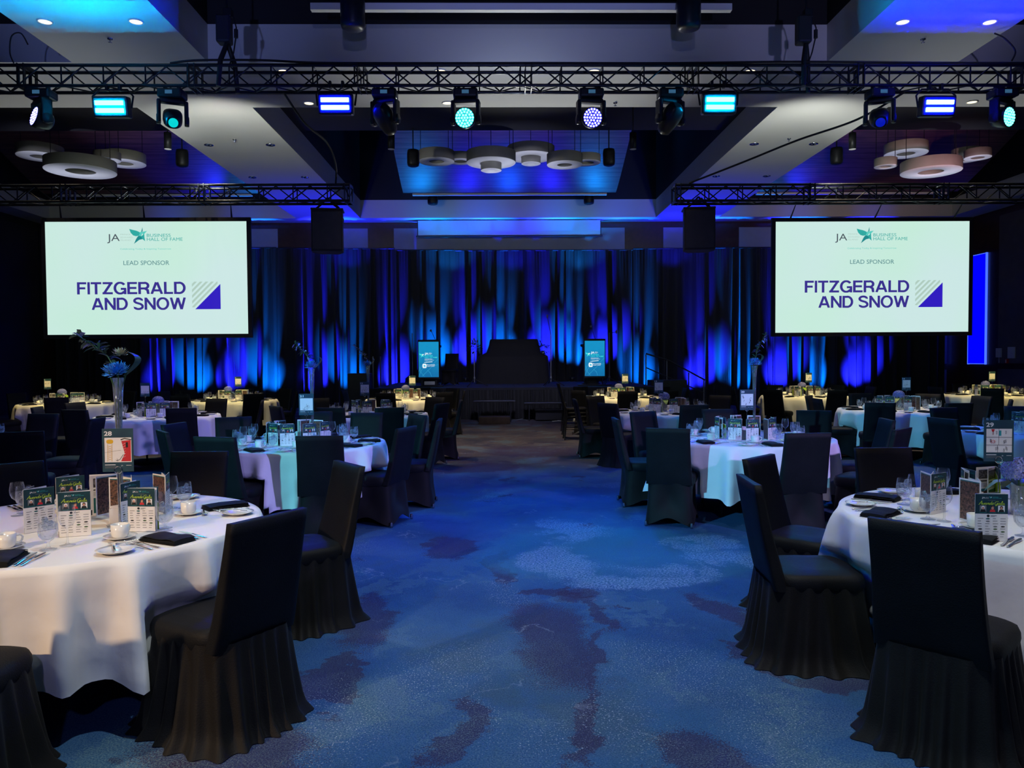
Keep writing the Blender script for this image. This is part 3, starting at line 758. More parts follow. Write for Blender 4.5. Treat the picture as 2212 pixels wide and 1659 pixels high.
# ------------------------------------------------------------------ trusses
def truss(x0, x1, y, zb, zt, dep, label, joints, end_l=False):
    t = empty('lighting_truss', ((x0 + x1) / 2, y, zb)); tag(t, label, 'truss')
    cx = (x0 + x1) / 2; h = zt - zb
    for (yy, zz) in ((0, 0), (0, h), (dep, 0), (dep, h)):
        MB().tube([(x0 - cx, yy, zz), (x1 - cx, yy, zz)], 0.024, M_truss, 10).build('chord', t)
    for face in ('front', 'rear', 'underside', 'top'):
        mb = MB(); x = x0; up = True; st = 0.30
        k = 0
        while x < x1 - 0.05:
            xa, xb = x - cx, min(x + st, x1) - cx
            a, b = (0.02, h - 0.02) if up else (h - 0.02, 0.02)
            if face == 'front': mb.tube([(xa, 0, a), (xb, 0, b)], 0.0115, M_truss, 6)
            elif face == 'rear': mb.tube([(xa, dep, b), (xb, dep, a)], 0.0115, M_truss, 6)
            elif face == 'underside': mb.tube([(xa, 0.02 if up else dep - 0.02, 0), (xb, dep - 0.02 if up else 0.02, 0)], 0.010, M_truss, 6)
            elif k % 2 == 0: mb.tube([(xa, 0, h), (xa, dep, h)], 0.010, M_truss, 6)
            if face in ('front', 'rear') and k % 2 == 0:
                yy = 0 if face == 'front' else dep
                mb.tube([(xa, yy, 0), (xa, yy, h)], 0.0115, M_truss, 6)
            x += st; up = not up; k += 1
        mb.build('lattice', t)
    for jx in joints:
        mb = MB()
        for s_ in (-0.045, 0.045):
            for (a, b) in (((jx - cx + s_, 0, h / 2), (0.014, 0.06, h + 0.05)), ((jx - cx + s_, dep, h / 2), (0.014, 0.06, h + 0.05)),
                           ((jx - cx + s_, dep / 2, h), (0.014, dep, 0.05)), ((jx - cx + s_, dep / 2, 0), (0.014, dep, 0.05))):
                mb.box(a, b, M_truss)
        mb.build('joint_plate', t)
    return t
JX = [-6.83 + 2.43 * i for i in range(-1, 8)]
truss(-9.26, 10.18, 11.3, 5.58, 5.87, 0.29, 'long black box truss across the hall carrying the coloured lights', JX)
truss(-9.6, -2.6, 13.7, 4.42, 4.70, 0.28, 'black box truss over the left screen', [-7.6, -5.2, -2.65])
truss(3.15, 10.2, 13.7, 4.40, 4.68, 0.28, 'black box truss over the right screen', [3.2, 5.6, 8.0])

# chain hoists and slings
for (x, side) in ((-3.92, 'left'), (4.56, 'right')):
    t = empty('chain_hoist', (x, 11.42, 6.0)); tag(t, 'black chain hoist and slings lifting the front truss at its %s pick point' % side, 'hoist')
    MB().box((-0.04, 0, 0.42), (0.20, 0.20, 0.40), M_rubber, ch=0.03).build('motor_body', t)
    MB().tube([(0, 0, 0.6), (0, 0, 3.5)], 0.014, M_blackmetal, 6).build('chain', t)
    MB().box((0.02, 0, 0.66), (0.12, 0.12, 0.12), M_blackmetal, ch=0.01).build('hook_block', t)
    for s_ in (-1, 1):
        mb = MB(); a = [(0, 0, 0.24), (s_ * 0.07, s_ * 0.10, -0.05), (s_ * 0.09, s_ * 0.145, -0.44)]
        mb.tube(a, [0.035, 0.038, 0.034], M_rubber, 8); mb.build('sling', t)
    MB().tube([(0.09, 0, 0.62), (0.14, -0.02, 0.45), (0.13, -0.02, 0.30), (0.09, 0, 0.1), (0.02, 0, -0.1)], 0.010, M_rubber, 6).tube([(0.135, -0.02, 0.42), (0.135, -0.02, 0.30)], 0.03, M_rubber, 8).build('control_cable', t)
def cable(pts, r, label):
    p = [Vector(q) for q in pts]; out = []
    for i in range(len(p) - 1):
        a = p[max(i - 1, 0)]; b = p[i]; c = p[i + 1]; d = p[min(i + 2, len(p) - 1)]
        for k in range(8):
            u = k / 8
            out.append(0.5 * ((2 * b) + (c - a) * u + (2 * a - 5 * b + 4 * c - d) * u * u + (3 * b - a - 3 * c + d) * u ** 3))
    out.append(p[-1])
    o = MB().tube(out, r, M_rubber, 6).build('power_cable'); tag(o, label, 'cable')
cable([(-3.15, 11.55, 5.565), (-2.95, 12.0, 5.25), (-2.75, 12.6, 5.12), (-2.72, 13.1, 4.90), (-2.85, 13.70, 4.73)], 0.017, 'black cable swooping from the front truss to the left screen truss')
cable([(6.1, 11.55, 5.565), (5.6, 12.0, 5.3), (4.9, 12.6, 5.15), (4.2, 13.2, 4.95), (3.4, 13.70, 4.71)], 0.017, 'black cable swooping from the front truss to the right screen truss')
cable([(-4.7, 11.3, 5.9), (-4.3, 11.3, 5.94), (-3.4, 11.35, 5.96), (-2.6, 11.3, 5.905), (-1.0, 11.3, 5.90), (0.6, 11.32, 5.91), (2.5, 11.3, 5.90), (4.4, 11.33, 5.93), (6.5, 11.3, 5.905), (9.0, 11.3, 5.90)], 0.016, 'black cable loom lying along the top of the front truss')
cable([(-6.93, 11.3, 5.90), (-6.98, 11.3, 6.05), (-6.95, 11.3, 6.28), (-6.83, 11.32, 6.33), (-6.78, 11.4, 6.20)], 0.010, 'thin black cable looping above the left end of the front truss')
cable([(7.3, 11.32, 6.34), (7.45, 11.3, 6.25), (7.60, 11.3, 6.08), (7.55, 11.3, 5.93)], 0.012, 'thin black cable looping above the right end of the front truss')

# ------------------------------------------------------------------ lights on the truss
M_strobe_c = emit('cyan_strobe_tube', (0.001, 0.42, 0.95), 720)
M_strobe_b = emit('blue_strobe_tube', (0.001, 0.004, 1.0), 1300)
M_cell_c = emit('cyan_led_cell', (0.10, 1.0, 0.90), 6.0)
M_cell_b = emit('blue_led_cell', (0.22, 0.22, 1.0), 5.0)
M_face_c = emit('cyan_lens_glow', (0.01, 0.62, 0.62), 1.0)
M_face_b = emit('blue_lens_glow', (0.01, 0.01, 0.75), 1.0)
def strobe(x, z, mat, label):
    t = empty('strobe_light', (x, 11.18, z)); tag(t, label, 'stage light', 'strobe lights on the front truss')
    tilt = Matrix.Rotation(radians(10), 4, 'X')
    MB().box((0, 0.08, 0), (0.50, 0.16, 0.30), M_blackmetal, tilt, 0.03).build('housing', t)
    for s_ in (-1, 1):
        MB().box((0, -0.012, s_ * 0.052), (0.40, 0.02, 0.062), mat, tilt, 0.006).build('light_bar', t)
    MB().tube([(-0.27, 0.08, 0), (-0.29, 0.1, 0.18), (-0.2, 0.12, 0.28), (0.2, 0.12, 0.28), (0.29, 0.1, 0.18), (0.27, 0.08, 0)], 0.014, M_blackmetal, 8).build('yoke', t)
    for s_ in (-1, 1): MB().box((s_ * 0.09, 0.12, 0.31), (0.04, 0.07, 0.10), M_blackmetal, ch=0.008).build('clamp', t)
strobe(-5.52, 5.24, M_strobe_c, 'strobe light with two glowing cyan bars, under the left part of the truss')
strobe(-2.32, 5.28, M_strobe_b, 'strobe light with two glowing blue bars, left of the aisle')
strobe(3.22, 5.28, M_strobe_c, 'strobe light with two glowing cyan bars, right of the aisle')
strobe(6.42, 5.24, M_strobe_b, 'strobe light with two glowing blue bars, under the right part of the truss')

def head_body(t, yaw, pitch, wash, lens_mat, cell_mat):
    MB().box((0, 0, -0.07), (0.36, 0.26, 0.13), M_blackmetal, ch=0.03).build('base', t)
    MB().box((0, -0.135, -0.07), (0.10, 0.008, 0.05), emit('head_display', (0.05, 0.16, 0.30), 0.6)).build('display', t)
    for s_ in (-1, 1): MB().box((s_ * 0.10, 0, 0.03), (0.05, 0.06, 0.10), M_blackmetal, ch=0.01).build('clamp', t)
    R = Matrix.Rotation(yaw, 4, 'Z')
    y = MB().box((0, 0, -0.17), (0.36, 0.14, 0.07), M_blackmetal, R, 0.03)
    for s_ in (-1, 1):
        y.box((s_ * 0.185, 0, -0.33), (0.055, 0.15, 0.34), M_blackmetal, R, 0.022)
        y.lathe([(0.0, -0.03), (0.07, -0.03), (0.075, 0.0), (0.07, 0.03), (0, 0.03)], M_blackmetal, 16, M=R @ Matrix.Translation((s_ * 0.19, 0, -0.44)) @ Matrix.Rotation(pi / 2, 4, 'Y'))
    y.build('yoke', t)
    H = R @ Matrix.Translation((0, 0, -0.42)) @ Matrix.Rotation(pitch, 4, 'X') @ Matrix.Rotation(pi / 2, 4, 'X')   # local +z = beam direction -Y
    h = MB()
    if wash:
        h.lathe([(0, -0.15), (0.06, -0.15), (0.11, -0.12), (0.135, -0.04), (0.15, 0.04), (0.15, 0.10), (0.142, 0.112), (0.138, 0.10)], M_blackmetal, 28, M=H)
        ho = h.build('lamp_head', t)
        MB().lathe([(0.139, 0.10), (0, 0.10)], lens_mat, 28, M=H).build('lens', ho)
        c = MB()
        for ring, nn in ((0.0, 1), (0.042, 6), (0.083, 12), (0.120, 18)):
            for i in range(nn):
                a = 2 * pi * i / nn
                c.lathe([(0.0165, 0.101), (0.014, 0.109), (0, 0.112)], cell_mat, 8, (ring * cos(a), ring * sin(a), 0), M=H)
        c.build('led_cells', ho)
    else:
        h.loft([[(x, yy, z) for x, yy in rrect(wd, dp, 28, 3.0)] for (wd, dp, z) in ((0.10, 0.10, -0.24), (0.20, 0.19, -0.21), (0.27, 0.25, -0.10), (0.26, 0.25, 0.02), (0.20, 0.20, 0.17), (0.17, 0.17, 0.235), (0.155, 0.155, 0.24))], M_blackmetal, True, True, H)
        ho = h.build('lamp_head', t)
        MB().lathe([(0.066, 0.243), (0.05, 0.252), (0, 0.256)], lens_mat, 24, M=H).build('lens', ho)
def head(x, z, yaw, pitch, wash, kind, label):
    t = empty('moving_head_light', (x, 11.42, z)); tag(t, label, 'stage light', 'moving head lights on the front truss')
    lm = {'c': M_face_c, 'b': M_face_b, 'off': pbr('dark_lens', (0.01, 0.02, 0.04), 0.08, coat=1.0), 'cs': emit('small_cyan_lens', (0.0, 0.5, 0.5), 1.3), 'bs': emit('small_blue_lens', (0.0, 0.01, 0.7), 0.6)}[kind]
    head_body(t, radians(yaw), radians(pitch), wash, lm, M_cell_c if kind == 'c' else M_cell_b)
head(-6.62, 5.56, -40, -12, True, 'b', 'moving head glowing blue, turned sideways at the left end of the truss')
head(-4.73, 5.56, 24, 28, False, 'cs', 'moving head spot with a small cyan lens, beside the left cyan strobe')
head(-1.64, 5.56, 160, 35, False, 'off', 'dark moving head spot beside the left blue strobe')
head(-0.46, 5.56, -8, 10, True, 'c', 'moving head glowing cyan over the aisle')
head(1.38, 5.56, 8, 10, True, 'b', 'moving head glowing blue over the aisle')
head(2.55, 5.56, -160, 35, False, 'off', 'dark moving head spot beside the right cyan strobe')
head(5.66, 5.56, -22, 30, False, 'bs', 'moving head spot with a small blue lens, beside the right blue strobe')
head(7.50, 5.56, 25, 6, True, 'c', 'moving head glowing cyan at the right end of the truss')

# hanging loudspeakers under the screen trusses
def hung_speaker(x, yaw, label):
    t = empty('hanging_loudspeaker', (x, 13.85, 3.53), yaw); tag(t, label, 'loudspeaker')
    prof = [(-0.27, -0.20), (0.27, -0.20), (0.27, 0.02), (0.17, 0.22), (-0.17, 0.22), (-0.27, 0.02)]
    MB().prism(prof, 0, 0.72, M_rubber).build('cabinet', t)
    MB().box((0, -0.206, 0.36), (0.50, 0.012, 0.66), M_blackmetal, ch=0.004).build('grille', t)
    MB().box((0, 0, 0.745), (0.56, 0.36, 0.03), M_blackmetal, ch=0.006).build('fly_frame', t)
    for s_ in (-1, 1): MB().tube([(s_ * 0.22, 0, 0.76), (s_ * 0.10, 0.0, 0.86), (0.0, 0, 0.97)], 0.018, M_rubber, 6).build('sling', t)
    MB().tube([(0.2, 0.05, 0.1), (0.27, 0.05, 0.6), (0.2, 0, 0.8), (0.05, 0, 0.95)], 0.012, M_rubber, 6).build('speaker_cable', t)
hung_speaker(-3.03, 0.12, 'black loudspeaker hanging from the left screen truss')
hung_speaker(3.60, -0.12, 'black loudspeaker hanging from the right screen truss')

# ------------------------------------------------------------------ projection screens
def screen_mat(name, a, b, s_):
    m = bpy.data.materials.new(name); nt, nd, lk = nodes_of(m)
    bs = nd['Principled BSDF']; bs.inputs['Base Color'].default_value = (0.04, 0.04, 0.04, 1); bs.inputs['Roughness'].default_value = 0.7
    tc = N(nt, 'ShaderNodeTexCoord'); n = N(nt, 'ShaderNodeTexNoise'); n.inputs['Scale'].default_value = 0.55; n.inputs['Detail'].default_value = 1
    lk.new(tc.outputs['Object'], n.inputs['Vector'])
    r = N(nt, 'ShaderNodeValToRGB'); r.color_ramp.elements[0].position = 0.35; r.color_ramp.elements[1].position = 0.65
    r.color_ramp.elements[0].color = (*a, 1); r.color_ramp.elements[1].color = (*b, 1)
    lk.new(n.outputs['Fac'], r.inputs[0]); lk.new(r.outputs[0], bs.inputs['Emission Color']); bs.inputs['Emission Strength'].default_value = s_
    return m
M_scr = screen_mat('projected_mint_slide', (0.56, 0.83, 0.70), (0.60, 0.80, 0.78), 1.0)
E_navy = emit('slide_navy', (0.040, 0.028, 0.26), 1.0); E_blue = emit('slide_blue', (0.030, 0.012, 0.52), 1.0)
E_teal = emit('slide_teal', (0.03, 0.40, 0.36), 1.0); E_tealL = emit('slide_light_teal', (0.10, 0.60, 0.52), 1.0); E_tealD = emit('slide_dark_teal', (0.015, 0.25, 0.26), 1.0)
E_grey = emit('slide_dark_grey', (0.07, 0.09, 0.11), 1.0); E_lgrey = emit('slide_light_grey', (0.42, 0.58, 0.52), 1.0); E_str = emit('slide_stripe', (0.43, 0.60, 0.52), 1.0)
E_slate = emit('slide_slate', (0.07, 0.22, 0.24), 1.0)
def star(mb, M, S, ox, oy, mats, z=0.004):
    """the swooping star of the slide, in slide pixels; y runs down"""
    def q(pts, m): mb.flat([((x - ox) * S, -(y - oy) * S, z) for x, y in pts], m, M)
    a, b, c = mats
    q([(1010, 345), (1035, 352), (1062, 358), (1082, 366), (1092, 378), (1083, 398), (1062, 402), (1040, 395), (1022, 376)], a)
    q([(1083, 398), (1092, 378), (1082, 366), (1095, 372), (1104, 362), (1112, 378), (1100, 402)], b)
    q([(1104, 362), (1113, 331), (1114, 358), (1110, 372)], c)
    q([(1112, 378), (1110, 368), (1148, 361), (1126, 384), (1116, 392)], b)
    q([(1116, 392), (1126, 384), (1127, 410), (1132, 441), (1112, 424), (1100, 402)], a)
    q([(1083, 398), (1100, 402), (1112, 424), (1086, 430), (1045, 461), (1062, 424), (1074, 405)], c)
def _arc(cx, cy, rx, ry, a0, a1, n=14):
    return [(cx + rx * cos(radians(a0 + (a1 - a0) * i / n)), cy + ry * sin(radians(a0 + (a1 - a0) * i / n))) for i in range(n + 1)]
T_ = 0.086      # half the stroke of the heavy grotesque capitals, cap height 1
GROT = {
 'F': (0.60, [[(T_, 0), (T_, 1)], [(0, 1 - T_), (0.60, 1 - T_)], [(0, 0.50), (0.53, 0.50)]]),
 'I': (0.15, [[(T_, 0), (T_, 1)]]),
 'T': (0.68, [[(0, 1 - T_), (0.68, 1 - T_)], [(0.34, 0), (0.34, 1)]]),
 'Z': (0.66, [[(0.02, 1 - T_), (0.66, 1 - T_)], [(0.565, 0.93), (0.10, 0.07)], [(0, T_), (0.66, T_)]]),
 'G': (0.80, [_arc(0.41, 0.5, 0.335, 0.445, 38, 322, 26), [(0.45, 0.44), (0.80, 0.44)], [(0.73, 0.44), (0.73, 0.0)]]),
 'E': (0.64, [[(T_, 0), (T_, 1)], [(0, 1 - T_), (0.63, 1 - T_)], [(0, 0.51), (0.59, 0.51)], [(0, T_), (0.64, T_)]]),
 'R': (0.72, [[(T_, 0), (T_, 1)], [(0, 1 - T_), (0.40, 1 - T_)] + _arc(0.42, 0.695, 0.215, 0.23, 88, -88, 12) + [(0, 0.465)], [(0.42, 0.46), (0.60, 0.33), (0.625, 0.12), (0.655, 0.0)]]),
 'A': (0.80, [[(0.075, 0), (0.375, 0.97)], [(0.725, 0), (0.425, 0.97)], [(0.20, 0.30), (0.60, 0.30)]]),
 'L': (0.58, [[(T_, 0), (T_, 1)], [(0, T_), (0.58, T_)]]),
 'D': (0.74, [[(T_, 0), (T_, 1)], [(0, 1 - T_), (0.33, 1 - T_)] + _arc(0.34, 0.5, 0.325, 0.425, 88, -88, 18) + [(0, T_)]]),
 'N': (0.74, [[(T_, 0), (T_, 1)], [(0.665, 0), (0.665, 1)], [(0.085, 0.96), (0.655, 0.04)]]),
 'S': (0.70, [_arc(0.345, 0.735, 0.255, 0.20, 12, 200, 16) + [(0.20, 0.585), (0.35, 0.53), (0.50, 0.475)] + _arc(0.355, 0.275, 0.28, 0.21, 35, -170, 18)]),
 'O': (0.84, [_arc(0.42, 0.5, 0.345, 0.445, 0, 360, 36)]),
 'W': (1.06, [[(0.07, 1), (0.29, 0.03)], [(0.29, 0.03), (0.53, 0.97)], [(0.53, 0.97), (0.77, 0.03)], [(0.77, 0.03), (0.99, 1)]]),
}
def grotesque(mb, M, body, x0, x1, y, cap, z, mat):
    """heavy sans capitals drawn stroke by stroke, fitted between x0 and x1"""
    tot = sum(0.30 if c == ' ' else GROT[c][0] + 0.065 for c in body) - 0.065
    sx = (x1 - x0) / tot; px = 0.0
    for c in body:
        if c == ' ': px += 0.30; continue
        w_, strokes = GROT[c]
        for st_ in strokes:
            p = [Vector((q[0], q[1], 0)) for q in st_]; n = len(p); vs = []
            for i in range(n):
                d0 = (p[i] - p[i - 1]).normalized() if i else (p[1] - p[0]).normalized()
                d1 = (p[i + 1] - p[i]).normalized() if i < n - 1 else d0
                if n > 30: d0 = d1 = (p[(i + 1) % (n - 1)] - p[(i - 1) % (n - 1)]).normalized()
                d = (d0 + d1).normalized(); s_ = Vector((-d.y, d.x, 0)) * T_ / max(0.6, d.dot(d1))
                vs += [p[i] + s_, p[i] - s_]
            vs = [(x0 + (px + min(max(v.x, -0.01), w_ + 0.01)) * sx, y + min(max(v.y, 0.0 if n < 10 else -0.02), 1.0 if n < 10 else 1.02) * cap, z) for v in vs]
            mb.add(vs, [(2 * i, 2 * i + 1, 2 * i + 3, 2 * i + 2) for i in range(n - 1)], mat, False, M)
        px += w_ + 0.065
def screen(x0, x1, z0, z1, y, label, rods):
    W_, H_ = x1 - x0, z1 - z0
    t = empty('projection_screen', (x0, y, z0)); tag(t, label, 'projection screen', 'projection screens')
    MB().box((W_ / 2, 0.01, H_ / 2), (W_, 0.02, H_), M_scr).build('screen_surface', t)
    fr = MB()
    for (c, d) in (((W_ / 2, 0.02, -0.035), (W_ + 0.14, 0.06, 0.07)), ((W_ / 2, 0.02, H_ + 0.035), (W_ + 0.14, 0.06, 0.07)),
                   ((-0.035, 0.02, H_ / 2), (0.07, 0.06, H_)), ((W_ + 0.035, 0.02, H_ / 2), (0.07, 0.06, H_))): fr.box(c, d, M_rubber)
    fr.build('frame', t)
    for rx in rods: MB().tube([(rx, 0.02, H_ + 0.05), (rx, 13.97 - y, H_ + 0.34)], [0.018, 0.006], M_blackmetal, 6).build('hanging_rod', t)
    S = W_ / 1560.0; M = Matrix.Rotation(pi / 2, 4, 'X')     # local x,y of the slide
    X = lambda px: (px - 360) * S
    Z = lambda py: H_ - (py - 288) * S
    mb = MB()
    def T(s_, a, b, y2, cap, m, off=0.0): put_text(mb, s_, X(a), X(b), Z(y2), cap * S, m, 0.003, off, 0, M)
    def done(nm):
        nonlocal mb
        mb.build(nm, t); mb = MB()
    T('JA', 838, 935, 438, 53, E_grey)
    T('PRINCE', 942, 1018, 393, 11, E_lgrey); T('EDWARD', 942, 1034, 416, 11, E_lgrey); T('ISLAND', 942, 1022, 437, 11, E_lgrey); done('province_lettering')
    T('BUSINESS', 1145, 1330, 407, 24, E_teal); T('HALL OF FAME', 1145, 1422, 438, 25, E_teal); done('title_lettering')
    T('Celebrating Today & Inspiring Tomorrow', 938, 1332, 506, 12, E_tealL); done('tagline_lettering')
    T('LEAD SPONSOR', 960, 1315, 625, 33, E_slate)
    mb.build('heading_lettering', t)
    mb = MB(); star(mb, Matrix.Translation((X(1080), 0, Z(395))) @ M, S, 1080, 395, (E_teal, E_tealL, E_tealD)); mb.build('star_logo', t)
    mb = MB(); grotesque(mb, M, 'FITZGERALD', X(596), X(1437), Z(852), 95 * S, 0.003, E_navy); grotesque(mb, M, 'AND SNOW', X(707), X(1437), Z(974), 95 * S, 0.003, E_navy); mb.build('sponsor_lettering', t)
    mb = MB()
    mb.flat([(X(1510), Z(972), 0.003), (X(1708), Z(972), 0.003), (X(1708), Z(775), 0.003)], E_blue, M)
    xl, yt = 1487, 757
    for c in (18, 62, 106, 150, 194, 232):     # diagonal stripes above the triangle
        w_ = 22; q = []
        for cc in (c, c + w_):     # the line u + v = cc clipped to the 200-square
            q.append(((xl, yt + cc), (xl + cc, yt)) if cc <= 200 else ((xl + cc - 200, yt + 200), (xl + 200, yt + cc - 200)))
        p = [q[0][0], q[0][1], q[1][1], q[1][0]]
        if c < 200 < c + w_: p = [q[0][0], q[0][1], (xl + 200, yt), q[1][1], q[1][0], (xl, yt + 200)]
        if c < 230: mb.flat([(X(u), Z(v), 0.003) for u, v in p], E_str, M)
    mb.build('sponsor_emblem', t)
screen(-8.11, -4.52, 2.10, 4.12, 14.0, 'large lit projection screen hanging left of the stage', (0.28, 1.76, 3.32))
screen(5.16, 8.80, 2.07, 4.13, 14.3, 'large lit projection screen hanging right of the stage', (0.28, 1.86, 3.35))
t = empty('roll_down_projector_screen', (0.39, 26.3, 5.82)); tag(t, 'half-lowered white projector screen above the stage drapes', 'projector screen')
MB().box((0, 0, 0.26), (6.2, 0.012, 0.50), pbr('white_screen_fabric', (0.6, 0.62, 0.65), 0.8)).build('screen_surface', t)
MB().box((0, 0, -0.02), (6.34, 0.05, 0.05), M_ink, ch=0.01).build('weight_bar', t)
mb = MB()
for s_ in (-1, 1): mb.box((s_ * 3.11, 0, 0.26), (0.03, 0.014, 0.50), M_ink)
mb.build('black_border', t)

# ------------------------------------------------------------------ pipe and drape
random.seed(11)
def drape(x0, x1, y, z0, z1, seed, label):
    rnd = random.Random(seed)
    t = empty('stage_drape', ((x0 + x1) / 2, y, 0)); tag(t, label, 'curtain', 'black pleated drape panels')
    cx = (x0 + x1) / 2; W_ = x1 - x0
    n = int(W_ / 0.022); nz = 16
    # pleats of uneven width and depth; slow drift towards the hem
    knots = [0.0]
    while knots[-1] < W_: knots.append(knots[-1] + rnd.uniform(0.07, 0.34))
    dep = [rnd.uniform(0.05, 0.20) * (1 if i % 2 else -1) for i in range(len(knots))]
    drift = [rnd.uniform(-0.10, 0.10) for _ in knots]
    vs = []; fs = []
    for j in range(nz + 1):
        v = j / nz; z = z1 - (z1 - z0) * v
        for i in range(n + 1):
            x = W_ * i / n
            k = max(q for q in range(len(knots)) if knots[q] <= x + 1e-9) if j == 0 else ks[i]
            if j == 0:
                if i == 0: ks = []
                ks.append(k)
            k2 = min(k + 1, len(knots) - 1)
            u = (x - knots[k]) / max(1e-6, knots[k2] - knots[k]) if k2 > k else 0
            u = u * u * (3 - 2 * u)
            d = dep[k] * (1 - u) + dep[k2] * u
            dr = drift[k] * (1 - u) + drift[k2] * u
            edge = min(1, i / 6, (n - i) / 6)
            fine = 0.018 * sin(x * 62 + seed) * max(0, 1 - v * 5)
            wob = 0.05 * noise.noise(Vector((x * 1.7, v * 1.6, seed)))
            vs.append((x - W_ / 2 + dr * v * edge, (d * (0.55 + 0.6 * v) + fine + wob) * (0.4 + 0.6 * edge), z))
    for j in range(nz):
        for i in range(n):
            a = j * (n + 1) + i; fs.append((a, a + n + 1, a + n + 2, a + 1))
    MB().add(vs, fs, M_drape, True).build('pleated_cloth', t)
    MB().tube([(-W_ / 2, 0, z1 + 0.015), (W_ / 2, 0, z1 + 0.015)], 0.025, M_blackmetal, 8).build('top_pipe', t)
    MB().tube([(-W_ / 2, 0.14, 0), (-W_ / 2, 0.14, z1 + 0.03)], 0.028, M_blackmetal, 8).build('upright_pole', t)
DR = [(-14.95, -12.3, 5.36, 'at the far left, behind the left screen'), (-12.3, -9.6, 5.40, 'second from the left wall, behind the left screen'), (-9.6, -7.5, 5.42, 'at the right edge of the left screen'),
      (-7.5, -5.3, 5.40, 'behind the blue flowers of table twenty-one'), (-5.3, -3.5, 5.38, 'left of the stage rail, behind table twelve flowers'), (-3.5, -1.5, 5.32, 'behind the left digital poster'),
      (-1.5, 0.4, 5.30, 'behind the left half of the draped desk'), (0.4, 2.3, 5.30, 'behind the right half of the draped desk'), (2.3, 4.6, 5.30, 'behind the right digital poster'),
      (4.6, 7.0, 5.34, 'behind the right stage stairs'), (7.0, 9.4, 5.36, 'behind the vase of table twenty'), (9.4, 12.3, 5.38, 'behind the left half of the right screen'), (12.3, 15.35, 5.38, 'at the far right, behind the right screen')]
for k, (a, b, h, lb) in enumerate(DR): drape(a, b, 26.28, 0.02, h, 3 + k, 'black pleated drape panel ' + lb)

def mk_par():
    t = empty('uplight')
    MB().lathe([(0, 0.0), (0.07, 0.0), (0.085, 0.03), (0.085, 0.12), (0.078, 0.13), (0.075, 0.11)], M_blackmetal, 18).build('housing', t)
    MB().box((0, 0, -0.01), (0.2, 0.14, 0.02), M_blackmetal).build('base_plate', t)
    return t
par = Proto(mk_par)
UPL = dict(zip([u[1] for u in UPS], ['first from the left wall', 'second from the left wall', "under the left screen's centre", "under the left screen's right end", 'behind the vase of table twenty-one', 'left of the vase of table twelve',
  'at the left end of the stage', 'behind the left digital poster', 'between the left poster and the draped desk', 'behind the draped desk', 'right of the draped desk', 'left of the right digital poster', 'behind the right digital poster',
  'behind the stage stairs', 'right of the stage stairs', 'behind the vase of table twenty', "under the right screen's left end", "under the right screen's middle", 'last before the right wall']))
for (c, x) in UPS:
    on = -3.3 < x < 4.0
    par((x, 25.86, 0.87 if on else 0.02), 0, 'small black LED uplight throwing %s light, %s' % ('deep blue' if c == 'b' else 'azure', UPL[x]), 'stage light', '%s uplights along the drapes' % ('deep blue' if c == 'b' else 'azure'))

# ------------------------------------------------------------------ stage
SX0, SX1, SY0, SY1, SZ = -3.4, 4.25, 20.7, 26.0, 0.85
t = empty('stage', ((SX0 + SX1) / 2, (SY0 + SY1) / 2, 0)); tag(t, 'low black-skirted stage in front of the drapes', 'stage')
cxs, cys = (SX0 + SX1) / 2, (SY0 + SY1) / 2
mb = MB()
nx = 6
for i in range(nx):
    for j in range(4):
        w_, d_ = (SX1 - SX0) / nx, (SY1 - SY0) / 4
        mb.box((SX0 + w_ * (i + 0.5) - cxs, SY0 + d_ * (j + 0.5) - cys, SZ - 0.06), (w_ - 0.012, d_ - 0.012, 0.12), M_stage)
mb.build('deck', t)
mb = MB(); mb.box((0, -(SY1 - SY0) / 2 - 0.012, SZ - 0.03), (SX1 - SX0 + 0.03, 0.02, 0.06), M_blackmetal); mb.build('edge_rail', t)
vs = []; fs = []; n = 420
for j, z in enumerate((SZ - 0.06, 0.45, 0.01)):
    for i in range(n + 1):
        x = SX0 + (SX1 - SX0) * i / n - cxs
        vs.append((x, -(SY1 - SY0) / 2 - 0.03 - (0.012 + 0.018 * j) * (1 + sin(i * 0.75 + sin(i * 0.13) * 2)), z))
for j in range(2):
    for i in range(n):
        a = j * (n + 1) + i; fs.append((a, a + n + 1, a + n + 2, a + 1))
MB().add(vs, fs, M_skirtst, True).build('pleated_skirt', t)
for s_ in (-1, 1):
    MB().box((s_ * (SX1 - SX0) / 2, 0, SZ / 2 - 0.05), (0.02, SY1 - SY0, SZ - 0.1), M_skirtst).build('side_skirt', t)

def step_unit(x, y, w_, h, low, label):
    t = empty('stage_steps', (x, y, 0)); tag(t, label, 'steps')
    MB().box((0, 0.18, h), (w_ + 0.3, 0.42, 0.035), M_blackmetal, ch=0.006).build('upper_tread', t)
    MB().box((0, 0.0, h + 0.012), (w_ + 0.28, 0.02, 0.02), M_greyink).build('nosing_strip', t)
    for s_ in (-1, 1): MB().box((s_ * (w_ / 2 + 0.02), 0.2, h / 2), (0.03, 0.36, h), M_blackmetal).build('side_frame', t)
    if low:
        b = MB().box((0, -0.42, 0.09), (w_, 0.5, 0.18), M_boxwood, ch=0.008); b.build('lower_step', t)
        for s_ in (-1, 1): MB().tube([(s_ * w_ * 0.46, -0.2, 0.18), (s_ * w_ * 0.46, 0.05, h)], 0.015, M_blackmetal, 6).build('strut', t)
    else:
        MB().box((0.08, -0.02, 0.30), (w_ * 0.9, 0.3, 0.02), M_blackmetal).build('lower_step', t)
        MB().box((0.08, 0.08, 0.16), (w_ * 0.86, 0.30, 0.26), M_rubber, ch=0.01).build('storage_box', t)
step_unit(-0.12, 19.75, 0.78, 0.53, True, 'black two-tread step unit with a brown lower box at the stage front')
